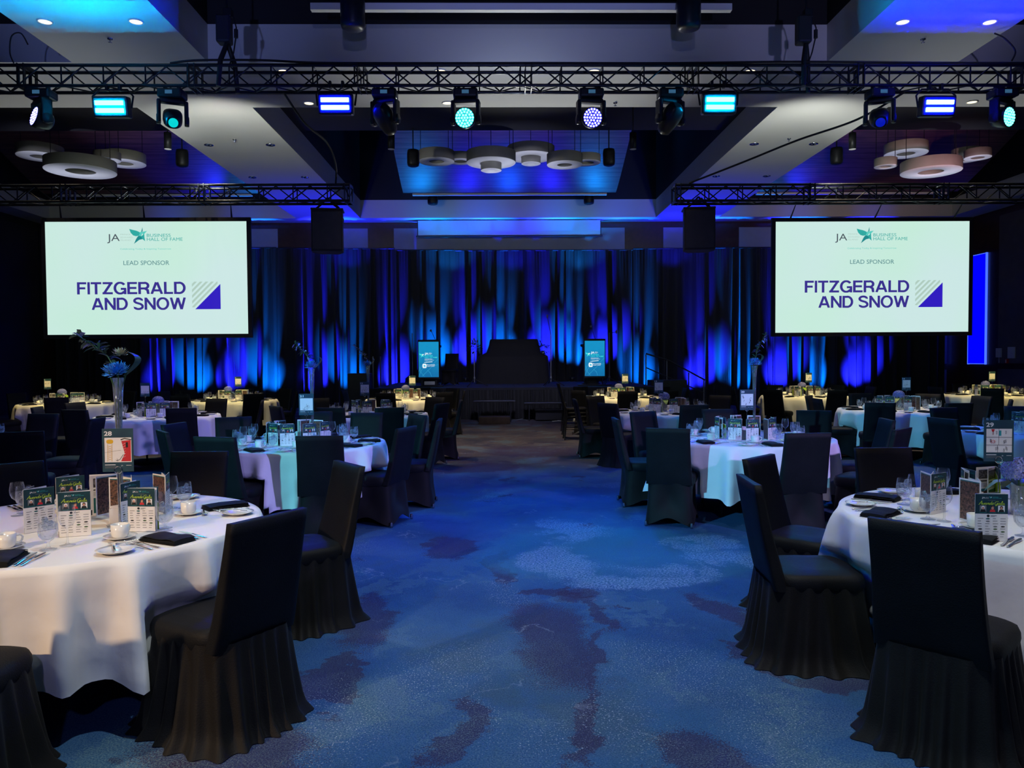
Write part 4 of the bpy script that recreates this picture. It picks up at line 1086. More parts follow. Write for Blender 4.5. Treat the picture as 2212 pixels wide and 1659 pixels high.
step_unit(1.2, 19.95, 0.80, 0.46, False, 'low black step unit at the stage front, right of the brown boxed one')
o = MB().tube([(1.35, 19.6, 0.02), (1.5, 19.5, 0.035), (1.62, 19.62, 0.02), (1.5, 19.7, 0.03), (1.7, 19.55, 0.02)], 0.012, M_plastic, 6).build('loose_cable'); tag(o, 'pale loose cable end on the floor by the right step unit', 'cable')
o = MB().tube([(0.35, 20.2, 0.02), (0.45, 20.0, 0.03), (0.6, 20.1, 0.05), (0.72, 19.9, 0.02)], 0.009, M_greyink, 6).build('loose_cable'); tag(o, 'thin loose cable on the floor between the two step units', 'cable')

# side stairs with rails
t = empty('stage_stairs', (5.17, 22.6, 0)); tag(t, 'black side stairs with a sloping handrail at the right end of the stage', 'stairs')
for i in range(4):
    z = 0.66 - i * 0.2
    MB().box((-0.7 + i * 0.36, 0, z / 2), (0.36, 1.1, z), M_rubber).build('step', t)
for x, z0, z1 in ((-0.95, 0.85, 1.72), (-0.35, 0.6, 1.55), (0.28, 0.4, 1.2), (0.72, 0.1, 1.0)):
    MB().tube([(x, -0.58, z0), (x, -0.58, z1)], 0.018, M_blackmetal if x > -0.3 and x < 0.5 else M_greyink, 8).build('post', t)
MB().tube([(-0.95, -0.58, 1.75), (-0.3, -0.58, 1.55), (0.75, -0.58, 0.98)], 0.022, M_blackmetal, 8).build('handrail', t)
MB().tube([(-0.95, -0.58, 1.35), (0.75, -0.58, 0.60)], 0.016, M_blackmetal, 8).build('mid_rail', t)
for k, (x, lb) in enumerate(((-3.62, 'outer'), (-3.50, 'inner'))):
    t = MB().tube([(0, 0, 0), (0, 0, 1.72)], 0.018, M_greyink, 8).lathe([(0, 0), (0.09, 0), (0.09, 0.015), (0, 0.02)], M_blackmetal, 14).build('rail_post', None, (x, 22.2 + k * 0.6, 0)); tag(t, 'slim grey rail post at the left end of the stage, the %s one' % lb, 'post')
t = empty('stage_monitor_cabinet', (-3.95, 22.0, 0)); tag(t, 'black square speaker cabinet beside the left end of the stage', 'loudspeaker')
MB().box((0, 0, 0.62), (0.62, 0.6, 1.24), M_rubber, ch=0.015).build('cabinet', t)
MB().box((0, -0.305, 0.62), (0.54, 0.012, 1.14), M_blackmetal, ch=0.004).build('grille', t)
t = empty('stage_monitor_cabinet', (4.75, 21.7, 0)); tag(t, 'black square cabinet beside the right end of the stage', 'loudspeaker')
MB().box((0, 0, 0.5), (1.0, 0.6, 1.0), M_rubber, ch=0.015).build('cabinet', t)
MB().box((0, -0.305, 0.5), (0.9, 0.012, 0.9), M_blackmetal, ch=0.004).build('grille', t)

# cloth-draped desk on stage
t = empty('draped_desk', (0.45, 24.5, SZ)); tag(t, 'tall desk covered to the deck by a black cloth, centre of the stage', 'desk')
rings = []
for (w_, d_, z, cx_) in ((2.35, 0.95, 0.0, 0), (2.28, 0.9, 0.5, 0), (2.20, 0.85, 0.84, 0), (2.16, 0.83, 0.87, 0.0), (1.72, 0.7, 0.98, 0.02), (1.60, 0.62, 1.18, 0.03), (1.52, 0.58, 1.37, 0.03), (1.48, 0.55, 1.395, 0.03)):
    ring = []
    for k, (x, y) in enumerate(rrect(w_, d_, 120, 8)):
        f_ = max(0, 0.9 - z) * 0.028 * sin(k * 0.9 + sin(k * 0.31) * 2)
        l = hypot(x, y) + 1e-6
        ring.append((cx_ + x * (1 + f_ / l), y * (1 + f_ / l), z))
    rings.append(ring)
MB().loft(rings, M_skirtst, True, True).build('cloth', t)

# digital posters
M_post = None
def poster_mat():
    m = bpy.data.materials.new('azure_digital_poster'); nt, nd, lk = nodes_of(m)
    bs = nd['Principled BSDF']; bs.inputs['Base Color'].default_value = (0.02, 0.02, 0.02, 1); bs.inputs['Roughness'].default_value = 0.3
    tc = N(nt, 'ShaderNodeTexCoord'); sx = N(nt, 'ShaderNodeSeparateXYZ'); lk.new(tc.outputs['Object'], sx.inputs[0])
    n = N(nt, 'ShaderNodeTexNoise'); n.inputs['Scale'].default_value = 2.2; lk.new(tc.outputs['Object'], n.inputs['Vector'])
    ad = N(nt, 'ShaderNodeMath', operation='ADD'); lk.new(sx.outputs['Z'], ad.inputs[0]); lk.new(n.outputs['Fac'], ad.inputs[1])
    mr = N(nt, 'ShaderNodeMapRange'); mr.inputs['From Min'].default_value = 0.45; mr.inputs['From Max'].default_value = 1.6; lk.new(ad.outputs[0], mr.inputs[0])
    r = N(nt, 'ShaderNodeValToRGB'); r.color_ramp.elements[0].color = (0.004, 0.09, 0.30, 1); r.color_ramp.elements[1].color = (0.005, 0.28, 0.56, 1)
    lk.new(mr.outputs[0], r.inputs[0]); lk.new(r.outputs[0], bs.inputs['Emission Color']); bs.inputs['Emission Strength'].default_value = 1.0
    return m
M_post = poster_mat()
E_w = emit('poster_white', (0.85, 0.95, 0.98), 1.0); E_tq = emit('poster_turquoise', (0.05, 0.75, 0.72), 1.0); E_ln = emit('poster_light_line', (0.06, 0.50, 0.72), 1.0)
def poster(x, y, z0, label, legs):
    t = empty('digital_poster', (x, y, SZ)); tag(t, label, 'display screen', 'digital posters on the stage')
    zb = z0 - SZ
    MB().box((0, 0.03, zb + 0.52), (0.62, 0.06, 1.12), M_rubber, ch=0.008).build('bezel', t)
    s_ = MB().box((0, -0.004, zb + 0.52), (0.565, 0.008, 1.0), M_post).build('screen', t)
    W_ = 0.565; H_ = 1.0; M = Matrix.Translation((-W_ / 2, -0.010, zb + 0.02)) @ Matrix.Rotation(pi / 2, 4, 'X')
    mb = MB()
    put_text(mb, 'JA', 0.17, 0.275, 0.64, 0.055, E_w, 0, 0.03, 0, M)
    put_text(mb, 'PRINCE', 0.285, 0.36, 0.678, 0.012, E_w, 0, 0.01, 0, M); put_text(mb, 'EDWARD', 0.285, 0.38, 0.660, 0.012, E_w, 0, 0.01, 0, M); put_text(mb, 'ISLAND', 0.285, 0.35, 0.642, 0.012, E_w, 0, 0.01, 0, M)
    put_text(mb, 'BUSINESS', 0.17, 0.40, 0.588, 0.032, E_tq, 0, 0.015, 0, M); put_text(mb, 'HALL OF FAME', 0.17, 0.53, 0.542, 0.032, E_tq, 0, 0.015, 0, M)
    put_text(mb, 'Celebrating Today &', 0.17, 0.39, 0.505, 0.018, E_w, 0, 0.012, 0, M); put_text(mb, 'Inspiring Tomorrow', 0.17, 0.43, 0.475, 0.018, E_w, 0, 0.012, 0, M)
    mb.flat([(0.16, 0.412), (0.39, 0.430), (0.39, 0.445), (0.16, 0.427)], E_w, M)
    put_text(mb, 'Provincial', 0.235, 0.455, 0.335, 0.030, E_w, 0, 0.02, 0, M); put_text(mb, 'CREDIT UNION', 0.235, 0.445, 0.298, 0.020, E_w, 0, 0.012, 0, M)
    mb.flat([(p[0], p[1]) for p in rrect(0.115, 0.125, 28, 4, 0.165, 0.32)], E_w, M)
    mb.flat([(p[0], p[1], 0.001) for p in rrect(0.055, 0.055, 20, 2, 0.165, 0.32)], E_ln, M)
    star(mb, M @ Matrix.Translation((0.09, 0.62, 0)), 0.00105, 1080, 395, (E_tq, E_w, E_tq), 0.0)
    mb.build('poster_print', s_)
    mb = MB()
    for pts in ([(0.0, 0.02), (0.09, 0.22), (0.24, 0.33), (0.42, 0.38), (0.56, 0.52)], [(0.02, 0.30), (0.06, 0.14), (0.16, 0.02)], [(0.10, 0.03), (0.27, 0.20), (0.38, 0.30), (0.55, 0.36)], [(0.24, 0.20), (0.33, 0.12), (0.36, 0.02)], [(0.0, 0.16), (0.12, 0.38), (0.30, 0.5)]):
        mb.tube([(a, b, 0.0) for a, b in pts], 0.0022, E_ln, 4, True, M)
    mb.build('line_art', s_)
    if legs:
        for sx_ in (-1, 1): MB().tube([(sx_ * 0.2, 0.05, zb), (sx_ * 0.24, 0.1, 0.0)], 0.02, M_blackmetal, 8).build('leg', t)
        MB().box((0, 0.1, 0.02), (0.95, 0.34, 0.035), M_blackmetal, ch=0.008).build('base_plate', t)
    else:
        for sx_ in (-1, 1): MB().box((sx_ * 0.2, 0.12, zb / 2), (0.06, 0.12, zb), M_blackmetal).build('leg', t)
        MB().box((0, 0.1, 0.02), (0.8, 0.36, 0.035), M_blackmetal, ch=0.008).build('base_plate', t)
        MB().box((0.02, 0.02, 0.10), (0.30, 0.06, 0.10), M_plastic, ch=0.01).build('paper_tray', t)
    return t
poster(-1.985, 21.8, 1.10, 'glowing azure digital poster standing at the left of the stage', False)
poster(2.72, 21.8, 1.10, 'glowing azure digital poster standing at the right of the stage', True)
for (x, z, lb) in ((-1.95, 2.45, 'gooseneck microphone rising behind the left digital poster'), (2.66, 2.54, 'gooseneck microphone rising behind the right digital poster')):
    t = empty('lectern', (x, 22.2, SZ)); tag(t, lb.replace('gooseneck microphone rising', 'black lectern with gooseneck microphone standing'), 'lectern')
    MB().loft([[(a, b, q) for a, b in rrect(w_, d_, 16, 8)] for (w_, d_, q) in ((0.5, 0.4, 0), (0.5, 0.4, 0.06), (0.42, 0.34, 0.08), (0.48, 0.40, 1.1), (0.58, 0.46, 1.12), (0.58, 0.46, 1.18))], M_rubber, True, False).build('body', t)
    MB().tube([(0.1, 0.05, 1.18), (0.12, 0.03, 1.35), (0.02, 0.0, z - SZ - 0.03)], 0.007, M_blackmetal, 6).build('gooseneck', t)
    MB().lathe([(0, -0.03), (0.02, -0.03), (0.03, 0.0), (0.028, 0.03), (0, 0.04)], M_greyink, 12, (0.0, 0, z - SZ)).build('microphone', t)
def mic_stand(x, y, h, boom, label):
    t = empty('microphone_stand', (x, y, SZ)); tag(t, label, 'microphone stand')
    MB().tube([(0, 0, 0.12), (0, 0, h)], 0.013, M_greyink, 8).build('pole', t)
    for k in range(3):
        a = radians(90 + 120 * k + 30)
        MB().tube([(0, 0, 0.22), (0.38 * cos(a), 0.38 * sin(a), 0.015)], 0.014, M_blackmetal, 6).build('leg', t)
    MB().lathe([(0.02, -0.03), (0.028, 0), (0.02, 0.04)], M_greyink, 10, (0, 0, 0.24)).build('collar', t)
    if boom:
        MB().tube([(0, 0, h), boom], 0.009, M_blackmetal, 6).build('boom', t)
        b = Vector(boom)
        MB().lathe([(0, -0.05), (0.015, -0.04), (0.028, 0.02), (0.026, 0.05), (0, 0.06)], M_greyink, 12, (b.x, b.y, b.z)).build('microphone', t)
    return t
mic_stand(1.46, 21.6, 1.45, (-0.09, 0.05, 1.95), 'black tripod microphone stand right of the draped desk')
mic_stand(3.15, 21.9, 1.50, (0.22, 0.1, 1.52), 'black tripod microphone stand right of the right digital poster')
mic_stand(-0.69, 21.6, 0.98, None, 'black tripod stand with flowers left of the draped desk')
mic_stand(-2.55, 22.75, 1.55, None, 'thin black stand behind the left digital poster')
def leafy(mb, c, R_, n, mat, seed, ln=0.09):
    rnd = random.Random(seed)
    for _ in range(n):
        d = Vector((rnd.gauss(0, 1), rnd.gauss(0, 1), rnd.gauss(0, 0.8))).normalized() * R_ * rnd.uniform(0.4, 1)
        p = Vector(c) + d; t_ = (d.normalized() + Vector((0, 0, 0.3))).normalized(); s_ = t_.cross(Vector((0.1, 0.3, 1))).normalized() * ln * 0.22
        q = t_ * ln
        mb.add([p, p + q * 0.5 + s_, p + q, p + q * 0.5 - s_], [(0, 1, 2, 3)], mat)
def blossom(mb, c, R_, mat, seed, n=90, up=Vector((0, 0, 1))):
    """chrysanthemum: rings of cupped, tapering petals"""
    rnd = random.Random(seed); c = Vector(c)
    q = Vector((0, 0, 1)).rotation_difference(up)
    for k in range(n):
        u = k / n; el = radians(80 - 95 * u + rnd.uniform(-8, 8)); az = k * 2.399963
        L = R_ * (0.55 + 0.45 * u) * rnd.uniform(0.85, 1.1); w_ = R_ * 0.16
        d = Vector((cos(az) * cos(el), sin(az) * cos(el), sin(el))); s_ = Vector((-sin(az), cos(az), 0)); nrm = d.cross(s_)
        pts = []
        for (a, ww, lift) in ((0.05, 0.4, 0), (0.45, 1.0, 0.05), (0.8, 0.9, 0.14), (1.0, 0.15, 0.26)):
            m_ = d * L * a + Vector((0, 0, 1)) * L * lift
            pts.append((m_ - s_ * w_ * ww * 0.5, m_ + s_ * w_ * ww * 0.5))
        vs = [c + q @ p for pr in pts for p in pr]
        mb.add(vs, [(0, 1, 3, 2), (2, 3, 5, 4), (4, 5, 7, 6)], mat, True)
def small_flowers(loc, label, seed, pot=True):
    t = empty('flower_posy', loc); tag(t, label, 'flowers')
    if pot: MB().lathe([(0.0, 0), (0.05, 0), (0.06, 0.16), (0.055, 0.16)], M_chrome, 14).build('vase', t)
    mb = MB(); leafy(mb, (0, 0, 0.24), 0.18, 46, M_leaf, seed, 0.12); mb.build('foliage', t)
    mb = MB()
    for a in range(4): blossom(mb, (0.09 * cos(a * 1.7), 0.05 * sin(a * 1.7), 0.26 + 0.05 * (a % 2)), 0.07, M_bluepetal if a % 2 else M_hydrangea, seed + a, 40)
    mb.build('blooms', t)
small_flowers((-0.69, 21.6, SZ + 0.86), 'small dark flower posy on the tripod stand left of the draped desk', 5, False)
small_flowers((1.40, 24.3, SZ + 0.87), 'small flower posy in a silver vase on the right end of the draped desk', 6)

# ------------------------------------------------------------------ chairs
def chair_mesh(kind, seed, near):
    rnd = random.Random(seed)
    n = 96 if near else 48
    back = MB(); rings = []
    for k in range(13 if near else 8):
        u = k / (12 if near else 7); z = 0.40 + 0.545 * u
        y = 0.125 - 0.125 * u ** 0.85; w_ = 0.440 - 0.030 * u - 0.012 * sin(pi * u); d_ = 0.080 - 0.030 * u
        ring = []
        for (a, b) in rrect(w_, d_, n // 2, 7):
            zz = z
            if u > 0.99: zz = z + 0.006 * (abs(a) / (w_ / 2)) ** 3 - 0.004
            ring.append((a, y + b + (0.004 * noise.noise(Vector((a * 6, z * 5, seed))) if near else 0), zz))
        rings.append(ring)
    top = [(a * 0.96, b * 0.0 + 0.0 + (b - 0.0) * 0.6, 0.951 - 0.004) for (a, b, c) in rings[-1]]
    rings.append(top)
    back.loft(rings, M_cover, True, True)
    seat = MB(); rings = []
    cy_ = 0.335
    for (w_, d_, z) in ((0.435, 0.43, 0.385), (0.455, 0.45, 0.40), (0.465, 0.46, 0.43), (0.462, 0.455, 0.455), (0.445, 0.44, 0.475), (0.40, 0.39, 0.487), (0.25, 0.24, 0.493)):
        rings.append([(a, cy_ + b, z + (0.002 * noise.noise(Vector((a * 9, b * 9, seed))) if near else 0)) for a, b in rrect(w_, d_, n // 2, 5)])
    seat.loft(rings, M_cover, True, True)
    sk = MB(); rings = []; N_ = n * 2 if near else n
    if kind == 'pleated':
        npl = rnd.choice((19, 21, 23)); ph = [rnd.uniform(-0.5, 0.5) for _ in range(40)]
        for j in range(11 if near else 5):
            u = j / (10 if near else 4); z = 0.425 * (1 - u) + 0.004
            ring = []
            for k, (a, b) in enumerate(rrect(0.455, 0.50, N_, 4.5)):
                th = 2 * pi * k / N_
                f = sin(th * npl + ph[int(th / 2 / pi * 20)] * 0.6 * u + 1.5 * sin(th * 3 + seed) * u)
                f = (f if f > 0 else f * 0.6)
                amp = (0.004 + 0.020 * u ** 0.8); fl = 0.055 * u ** 1.3 + (0.035 * max(0, u - 0.88) / 0.12 * (1 + noise.noise(Vector((cos(th) * 2, sin(th) * 2, seed)))))
                l = hypot(a, b)
                s_ = 1 + (f * amp + fl + 0.018 * u * noise.noise(Vector((cos(th) * 3, sin(th) * 3, seed + 5)))) / l
                ring.append((a * s_, cy_ - 0.02 + b * s_, z))
            rings.append(ring)
    else:
        for j in range(9 if near else 5):
            u = j / (8 if near else 4)
            ring = []
            for k, (a, b) in enumerate(rrect(0.44 + 0.03 * u, 0.47 + 0.05 * u, N_, 4 + 2 * u)):
                th = 2 * pi * (k + 0.5) / N_
                side = abs(cos(2 * th)) ** 1.5        # 1 mid-side, 0 at the corners
                l = hypot(a, b); s_ = 1 - 0.045 * side * sin(pi * min(1, u * 1.1)) / l
                z = 0.42 * (1 - u) + (0.012 + 0.075 * side) * u ** 2
                ring.append((a * s_, cy_ - 0.02 + b * s_, z))
            rings.append(ring)
    sk.loft(rings, M_skirt, False, True)
    return back, seat, sk
def mk_chair(kind, seed, near):
    def f():
        t = empty('covered_chair')
        b, s_, k = chair_mesh(kind, seed, near)
        b.build('back_cover', t); s_.build('seat_cover', t); k.build('pleated_skirt' if kind == 'pleated' else 'stretch_skirt', t)
        for sx_ in (-1, 1):
            for y in ((0.06, 0.57) if kind != 'pleated' else (0.08, 0.54)):
                MB().lathe([(0, 0), (0.013, 0), (0.015, 0.02), (0.012, 0.05 if kind != 'pleated' else 0.03)], M_foot, 10, (sx_ * (0.215 if kind != 'pleated' else 0.2), y, 0)).build('foot', t)
        return t
    return f
CH = {('pleated', True, s_): Proto(mk_chair('pleated', 3 + s_, True)) for s_ in range(3)}
CH.update({('pleated', False, s_): Proto(mk_chair('pleated', 9 + s_, False)) for s_ in range(2)})
CH.update({('stretch', nr, s_): Proto(mk_chair('stretch', 19 + s_, nr)) for s_ in range(2) for nr in (True, False)})

# tables: name -> (x, y, phrase, sign number, sign offset, style)
TB = {
 'A28': (-2.20, 4.02, 'table signed twenty-eight'), 'A29': (2.78, 4.00, 'table signed twenty-nine'),
 'B21': (-2.10, 7.95, 'table signed twenty-one'), 'B20': (2.60, 8.10, 'table signed twenty'),
 'C12': (-2.05, 12.2, 'table signed twelve'), 'C13': (2.70, 12.2, 'table signed thirteen'),
 'D4': (-2.00, 16.9, 'yellow-lit table left of aisle'), 'D5': (2.70, 17.0, 'yellow-lit table right of aisle'),
 'E11': (-5.35, 12.15, 'table behind table twenty-eight'), 'F3': (-5.80, 16.9, "table under left screen's right end"),
 'G2': (-8.90, 16.0, 'table nearest the left wall'), 'H14': (6.45, 12.3, 'table signed fourteen'),
 'I6': (6.75, 16.9, "table under right screen's left end"), 'J7': (10.9, 16.9, 'table nearest the right wall'),
 'K9': (6.05, 8.4, 'dim table behind table twenty-nine'), 'L9': (-6.15, 8.5, 'dim table at the left edge'),
}
# x, y, table, facing override, kind
CHS = [
 (-0.98, 3.26, 'A28', None, 'p'), (-0.96, 4.90, 'A28', None, 'p'), (-2.18, 5.62, 'A28', None, 's'), (-3.20, 5.04, 'A28', None, 's'), (-2.04, 2.50, 'A28', 92, 'p'),
 (-2.47, 6.70, 'B21', 75, 's'), (-3.46, 8.22, 'B21', None, 's'), (-3.18, 7.30, 'B21', 35, 's'), (-1.57, 6.72, 'B21', 92, 's'), (-0.91, 7.52, 'B21', None, 's'),
 (-0.66, 8.50, 'B21', 180, 's'), (-0.98, 9.27, 'B21', 215, 's'), (-1.66, 9.67, 'B21', -95, 's'), (-3.13, 9.10, 'B21', -65, 's'), (-2.36, 9.95, 'B21', -85, 's'),
 (-1.52, 10.68, 'C12', None, 's'), (-0.86, 11.62, 'C12', None, 's'), (-0.62, 12.55, 'C12', 184, 's'), (-1.13, 13.6, 'C12', None, 's'), (-3.16, 13.5, 'C12', None, 's'), (-3.25, 11.22, 'C12', None, 's'), (-2.35, 10.75, 'C12', 80, 's'),
 (-0.75, 16.7, 'D4', 182, 's'), (-1.11, 15.75, 'D4', None, 's'), (-2.95, 18.0, 'D4', None, 's'), (-2.28, 15.45, 'D4', None, 's'), (-3.45, 17.1, 'D4', None, 's'), (-1.08, 18.0, 'D4', None, 's'), (-1.84, 18.5, 'D4', None, 's'),
 (-5.05, 18.3, 'F3', None, 's'), (-4.45, 17.1, 'F3', None, 's'), (-6.15, 14.9, 'F3', 80, 's'), (-6.45, 15.75, 'F3', 60, 's'), (-4.95, 15.6, 'F3', None, 's'), (-7.25, 18.0, 'F3', None, 's'), (-6.10, 18.5, 'F3', None, 's'), (-7.45, 17.2, 'F3', None, 's'),
 (-4.50, 10.95, 'E11', 105, 's'), (-3.95, 12.9, 'E11', 195, 's'), (-6.95, 12.7, 'E11', -15, 's'), (-5.86, 10.7, 'E11', 78, 's'), (-6.85, 11.5, 'E11', 12, 's'), (-5.0, 13.7, 'E11', None, 's'),
 (-9.5, 17.5, 'G2', None, 's'), (-8.35, 17.5, 'G2', None, 's'), (-10.5, 16.9, 'G2', None, 's'), (-8.30, 14.55, 'G2', None, 's'), (-9.75, 14.75, 'G2', None, 's'),
 (-5.84, 9.95, 'L9', -95, 's'), (-4.55, 7.35, 'L9', 112, 's'), (-4.72, 9.10, 'L9', 185, 's'),
 (1.65, 16.1, 'D5', None, 's'), (1.95, 18.4, 'D5', None, 's'), (2.60, 15.5, 'D5', None, 's'), (3.55, 15.75, 'D5', None, 's'), (3.85, 18.0, 'D5', None, 's'), (4.15, 17.0, 'D5', None, 's'),
 (1.24, 12.6, 'C13', 0, 's'), (1.70, 13.6, 'C13', None, 's'), (1.60, 11.35, 'C13', None, 'p'), (2.75, 10.78, 'C13', None, 's'), (3.90, 13.5, 'C13', None, 's'),
 (1.28, 8.45, 'B20', 0, 's'), (1.78, 9.50, 'B20', None, 's'), (1.58, 7.18, 'B20', 70, 's'), (2.81, 9.85, 'B20', -88, 's'), (2.68, 6.62, 'B20', None, 's'), (3.68, 6.95, 'B20', None, 's'), (4.10, 8.05, 'B20', 172, 's'), (3.90, 9.46, 'B20', -110, 's'),
 (1.72, 5.06, 'A29', None, 'p'), (1.34, 4.11, 'A29', None, 'p'), (1.65, 2.96, 'A29', None, 'p'), (2.77, 5.50, 'A29', None, 's'),
 (5.50, 11.0, 'H14', 72, 's'), (5.35, 13.2, 'H14', -35, 's'), (5.08, 12.2, 'H14', -5, 's'), (6.60, 13.95, 'H14', None, 's'), (7.60, 13.5, 'H14', None, 's'), (6.50, 10.75, 'H14', None, 's'), (7.75, 11.5, 'H14', None, 's'), (8.0, 12.6, 'H14', None, 's'),
 (5.65, 15.8, 'I6', None, 's'), (6.83, 15.4, 'I6', None, 's'), (8.3, 17.0, 'I6', None, 's'), (6.65, 18.45, 'I6', None, 's'), (8.0, 18.1, 'I6', None, 's'), (5.3, 17.3, 'I6', None, 's'),
 (9.5, 16.6, 'J7', None, 's'), (11.2, 18.45, 'J7', None, 's'), (10.15, 15.65, 'J7', None, 's'),
 (5.72, 9.80, 'K9', None, 's'), (4.72, 8.10, 'K9', None, 's'), (6.85, 9.95, 'K9', None, 's'),
]
def ang(a): return (a + pi) % (2 * pi) - pi
def hours(angs):
    """a clock hour for every direction round a table (twelve = the stage side), all different"""
    W_ = ['twelve', 'one', 'two', 'three', 'four', 'five', 'six', 'seven', 'eight', 'nine', 'ten', 'eleven']
    out = {}; used = set()
    ideal = sorted(range(len(angs)), key=lambda i: abs(((90 - math.degrees(angs[i])) / 30) % 1 - 0.5), reverse=True)
    for i in ideal:
        h = (90 - math.degrees(angs[i])) / 30 % 12
        c = sorted(range(12), key=lambda q: min(abs(q - h), 12 - abs(q - h)))
        k = next(q for q in c if q not in used); used.add(k); out[i] = W_[k] + " o'clock"
    return [out[i] for i in range(len(angs))]
SEATS = {}; CHAIR_AT = {}
for tn, (tx, ty, ph) in TB.items():
    mine = [c for c in CHS if c[2] == tn]
    al = sorted(atan2(c[1] - ty, c[0] - tx) for c in mine)
    # add settings where the cloth is laid but no chair can be seen
    full = list(al); i = 0
    while True:
        full.sort(); gaps = [((full[(q + 1) % len(full)] - full[q]) % (2 * pi), q) for q in range(len(full))]
        g, q = max(gaps)
        if g < radians(70 if tn == 'A28' else 62) or len(full) >= 10: break
        m = max(2, round(g / radians(42)))
        full += [ang(full[q] + g * r / m) for r in range(1, m)]
    # even out seats that crowd each other
    for _ in range(30):
        full.sort()
        for q in range(len(full)):
            a, b = full[q], full[(q + 1) % len(full)]
            g = (b - a) % (2 * pi)
            if g < radians(34): full[q] = a - 0.03; full[(q + 1) % len(full)] = b + 0.03
    full = sorted(ang(a) for a in full)[:11]
    hs = hours(full)
    SEATS[tn] = list(zip(full, hs))
    # a chair takes the hour of the nearest free seat
    free = list(range(len(full)))
    for c in sorted(mine, key=lambda c: c[1]):
        a = atan2(c[1] - ty, c[0] - tx)
        q = min(free, key=lambda r: abs(ang(full[r] - a))); free.remove(q)
        near = c[1] < 8
        kind = 'pleated' if c[4] == 'p' else 'stretch'
        face = radians(c[3]) if c[3] is not None else atan2(ty - c[1], tx - c[0])
        CHAIR_AT.setdefault(tn, []).append((c[0], c[1], cos(face), sin(face)))
        seedk = int(abs(c[0] * 7 + c[1] * 3)) % (3 if (kind == 'pleated' and near) else 2)
        CH[(kind, near, seedk)]((c[0], c[1], 0), face - pi / 2, 'black %schair at the %s side of the %s' % ('pleat-skirted ' if kind == 'pleated' else 'covered ', hs[q], ph), 'chair', 'covered chairs round the ' + ph)

for (x, y, f_, lb) in ((-1.42, 23.4, -100, 'black covered chair on the stage beside the left digital poster'),):
    CH[('stretch', False, 0)]((x, y, SZ), radians(f_) - pi / 2, lb, 'chair')
# stack of bare chairs by the aisle
def mk_bare():
    t = empty('banquet_chair')
    MB().loft([[(a, 0.3 + b, z) for a, b in rrect(w_, w_, 32, 5)] for (w_, z) in ((0.40, 0.43), (0.43, 0.45), (0.42, 0.48), (0.38, 0.49))], M_cover, True, True).build('seat', t)
    MB().loft([[(a, 0.06 - 0.11 * u + b, 0.55 + 0.42 * u) for a, b in rrect(0.40, 0.05, 32, 6)] for u in (0, 0.5, 1)], M_cover, True, True).build('backrest', t)
    for s_ in (-1, 1):
        MB().tube([(s_ * 0.2, 0.49, 0.44), (s_ * 0.2, 0.52, 0.0)], 0.012, M_blackmetal, 6).build('front_leg', t)
        MB().tube([(s_ * 0.2, -0.04, 0.96), (s_ * 0.2, 0.07, 0.5), (s_ * 0.2, 0.02, 0.0)], 0.012, M_blackmetal, 6).build('rear_leg', t)
        MB().tube([(s_ * 0.2, 0.05, 0.22), (s_ * 0.2, 0.5, 0.22)], 0.009, M_blackmetal, 6).build('stretcher', t)
    return t
bare = Proto(mk_bare)
for k, d in enumerate(('bottom', 'middle', 'top')):
    bare((1.27 - 0.02 * k, 15.35, 0.075 * k), -pi / 2, 'bare black banquet chair by the aisle, %s of the stack of three' % d, 'chair', 'stacked bare chairs')

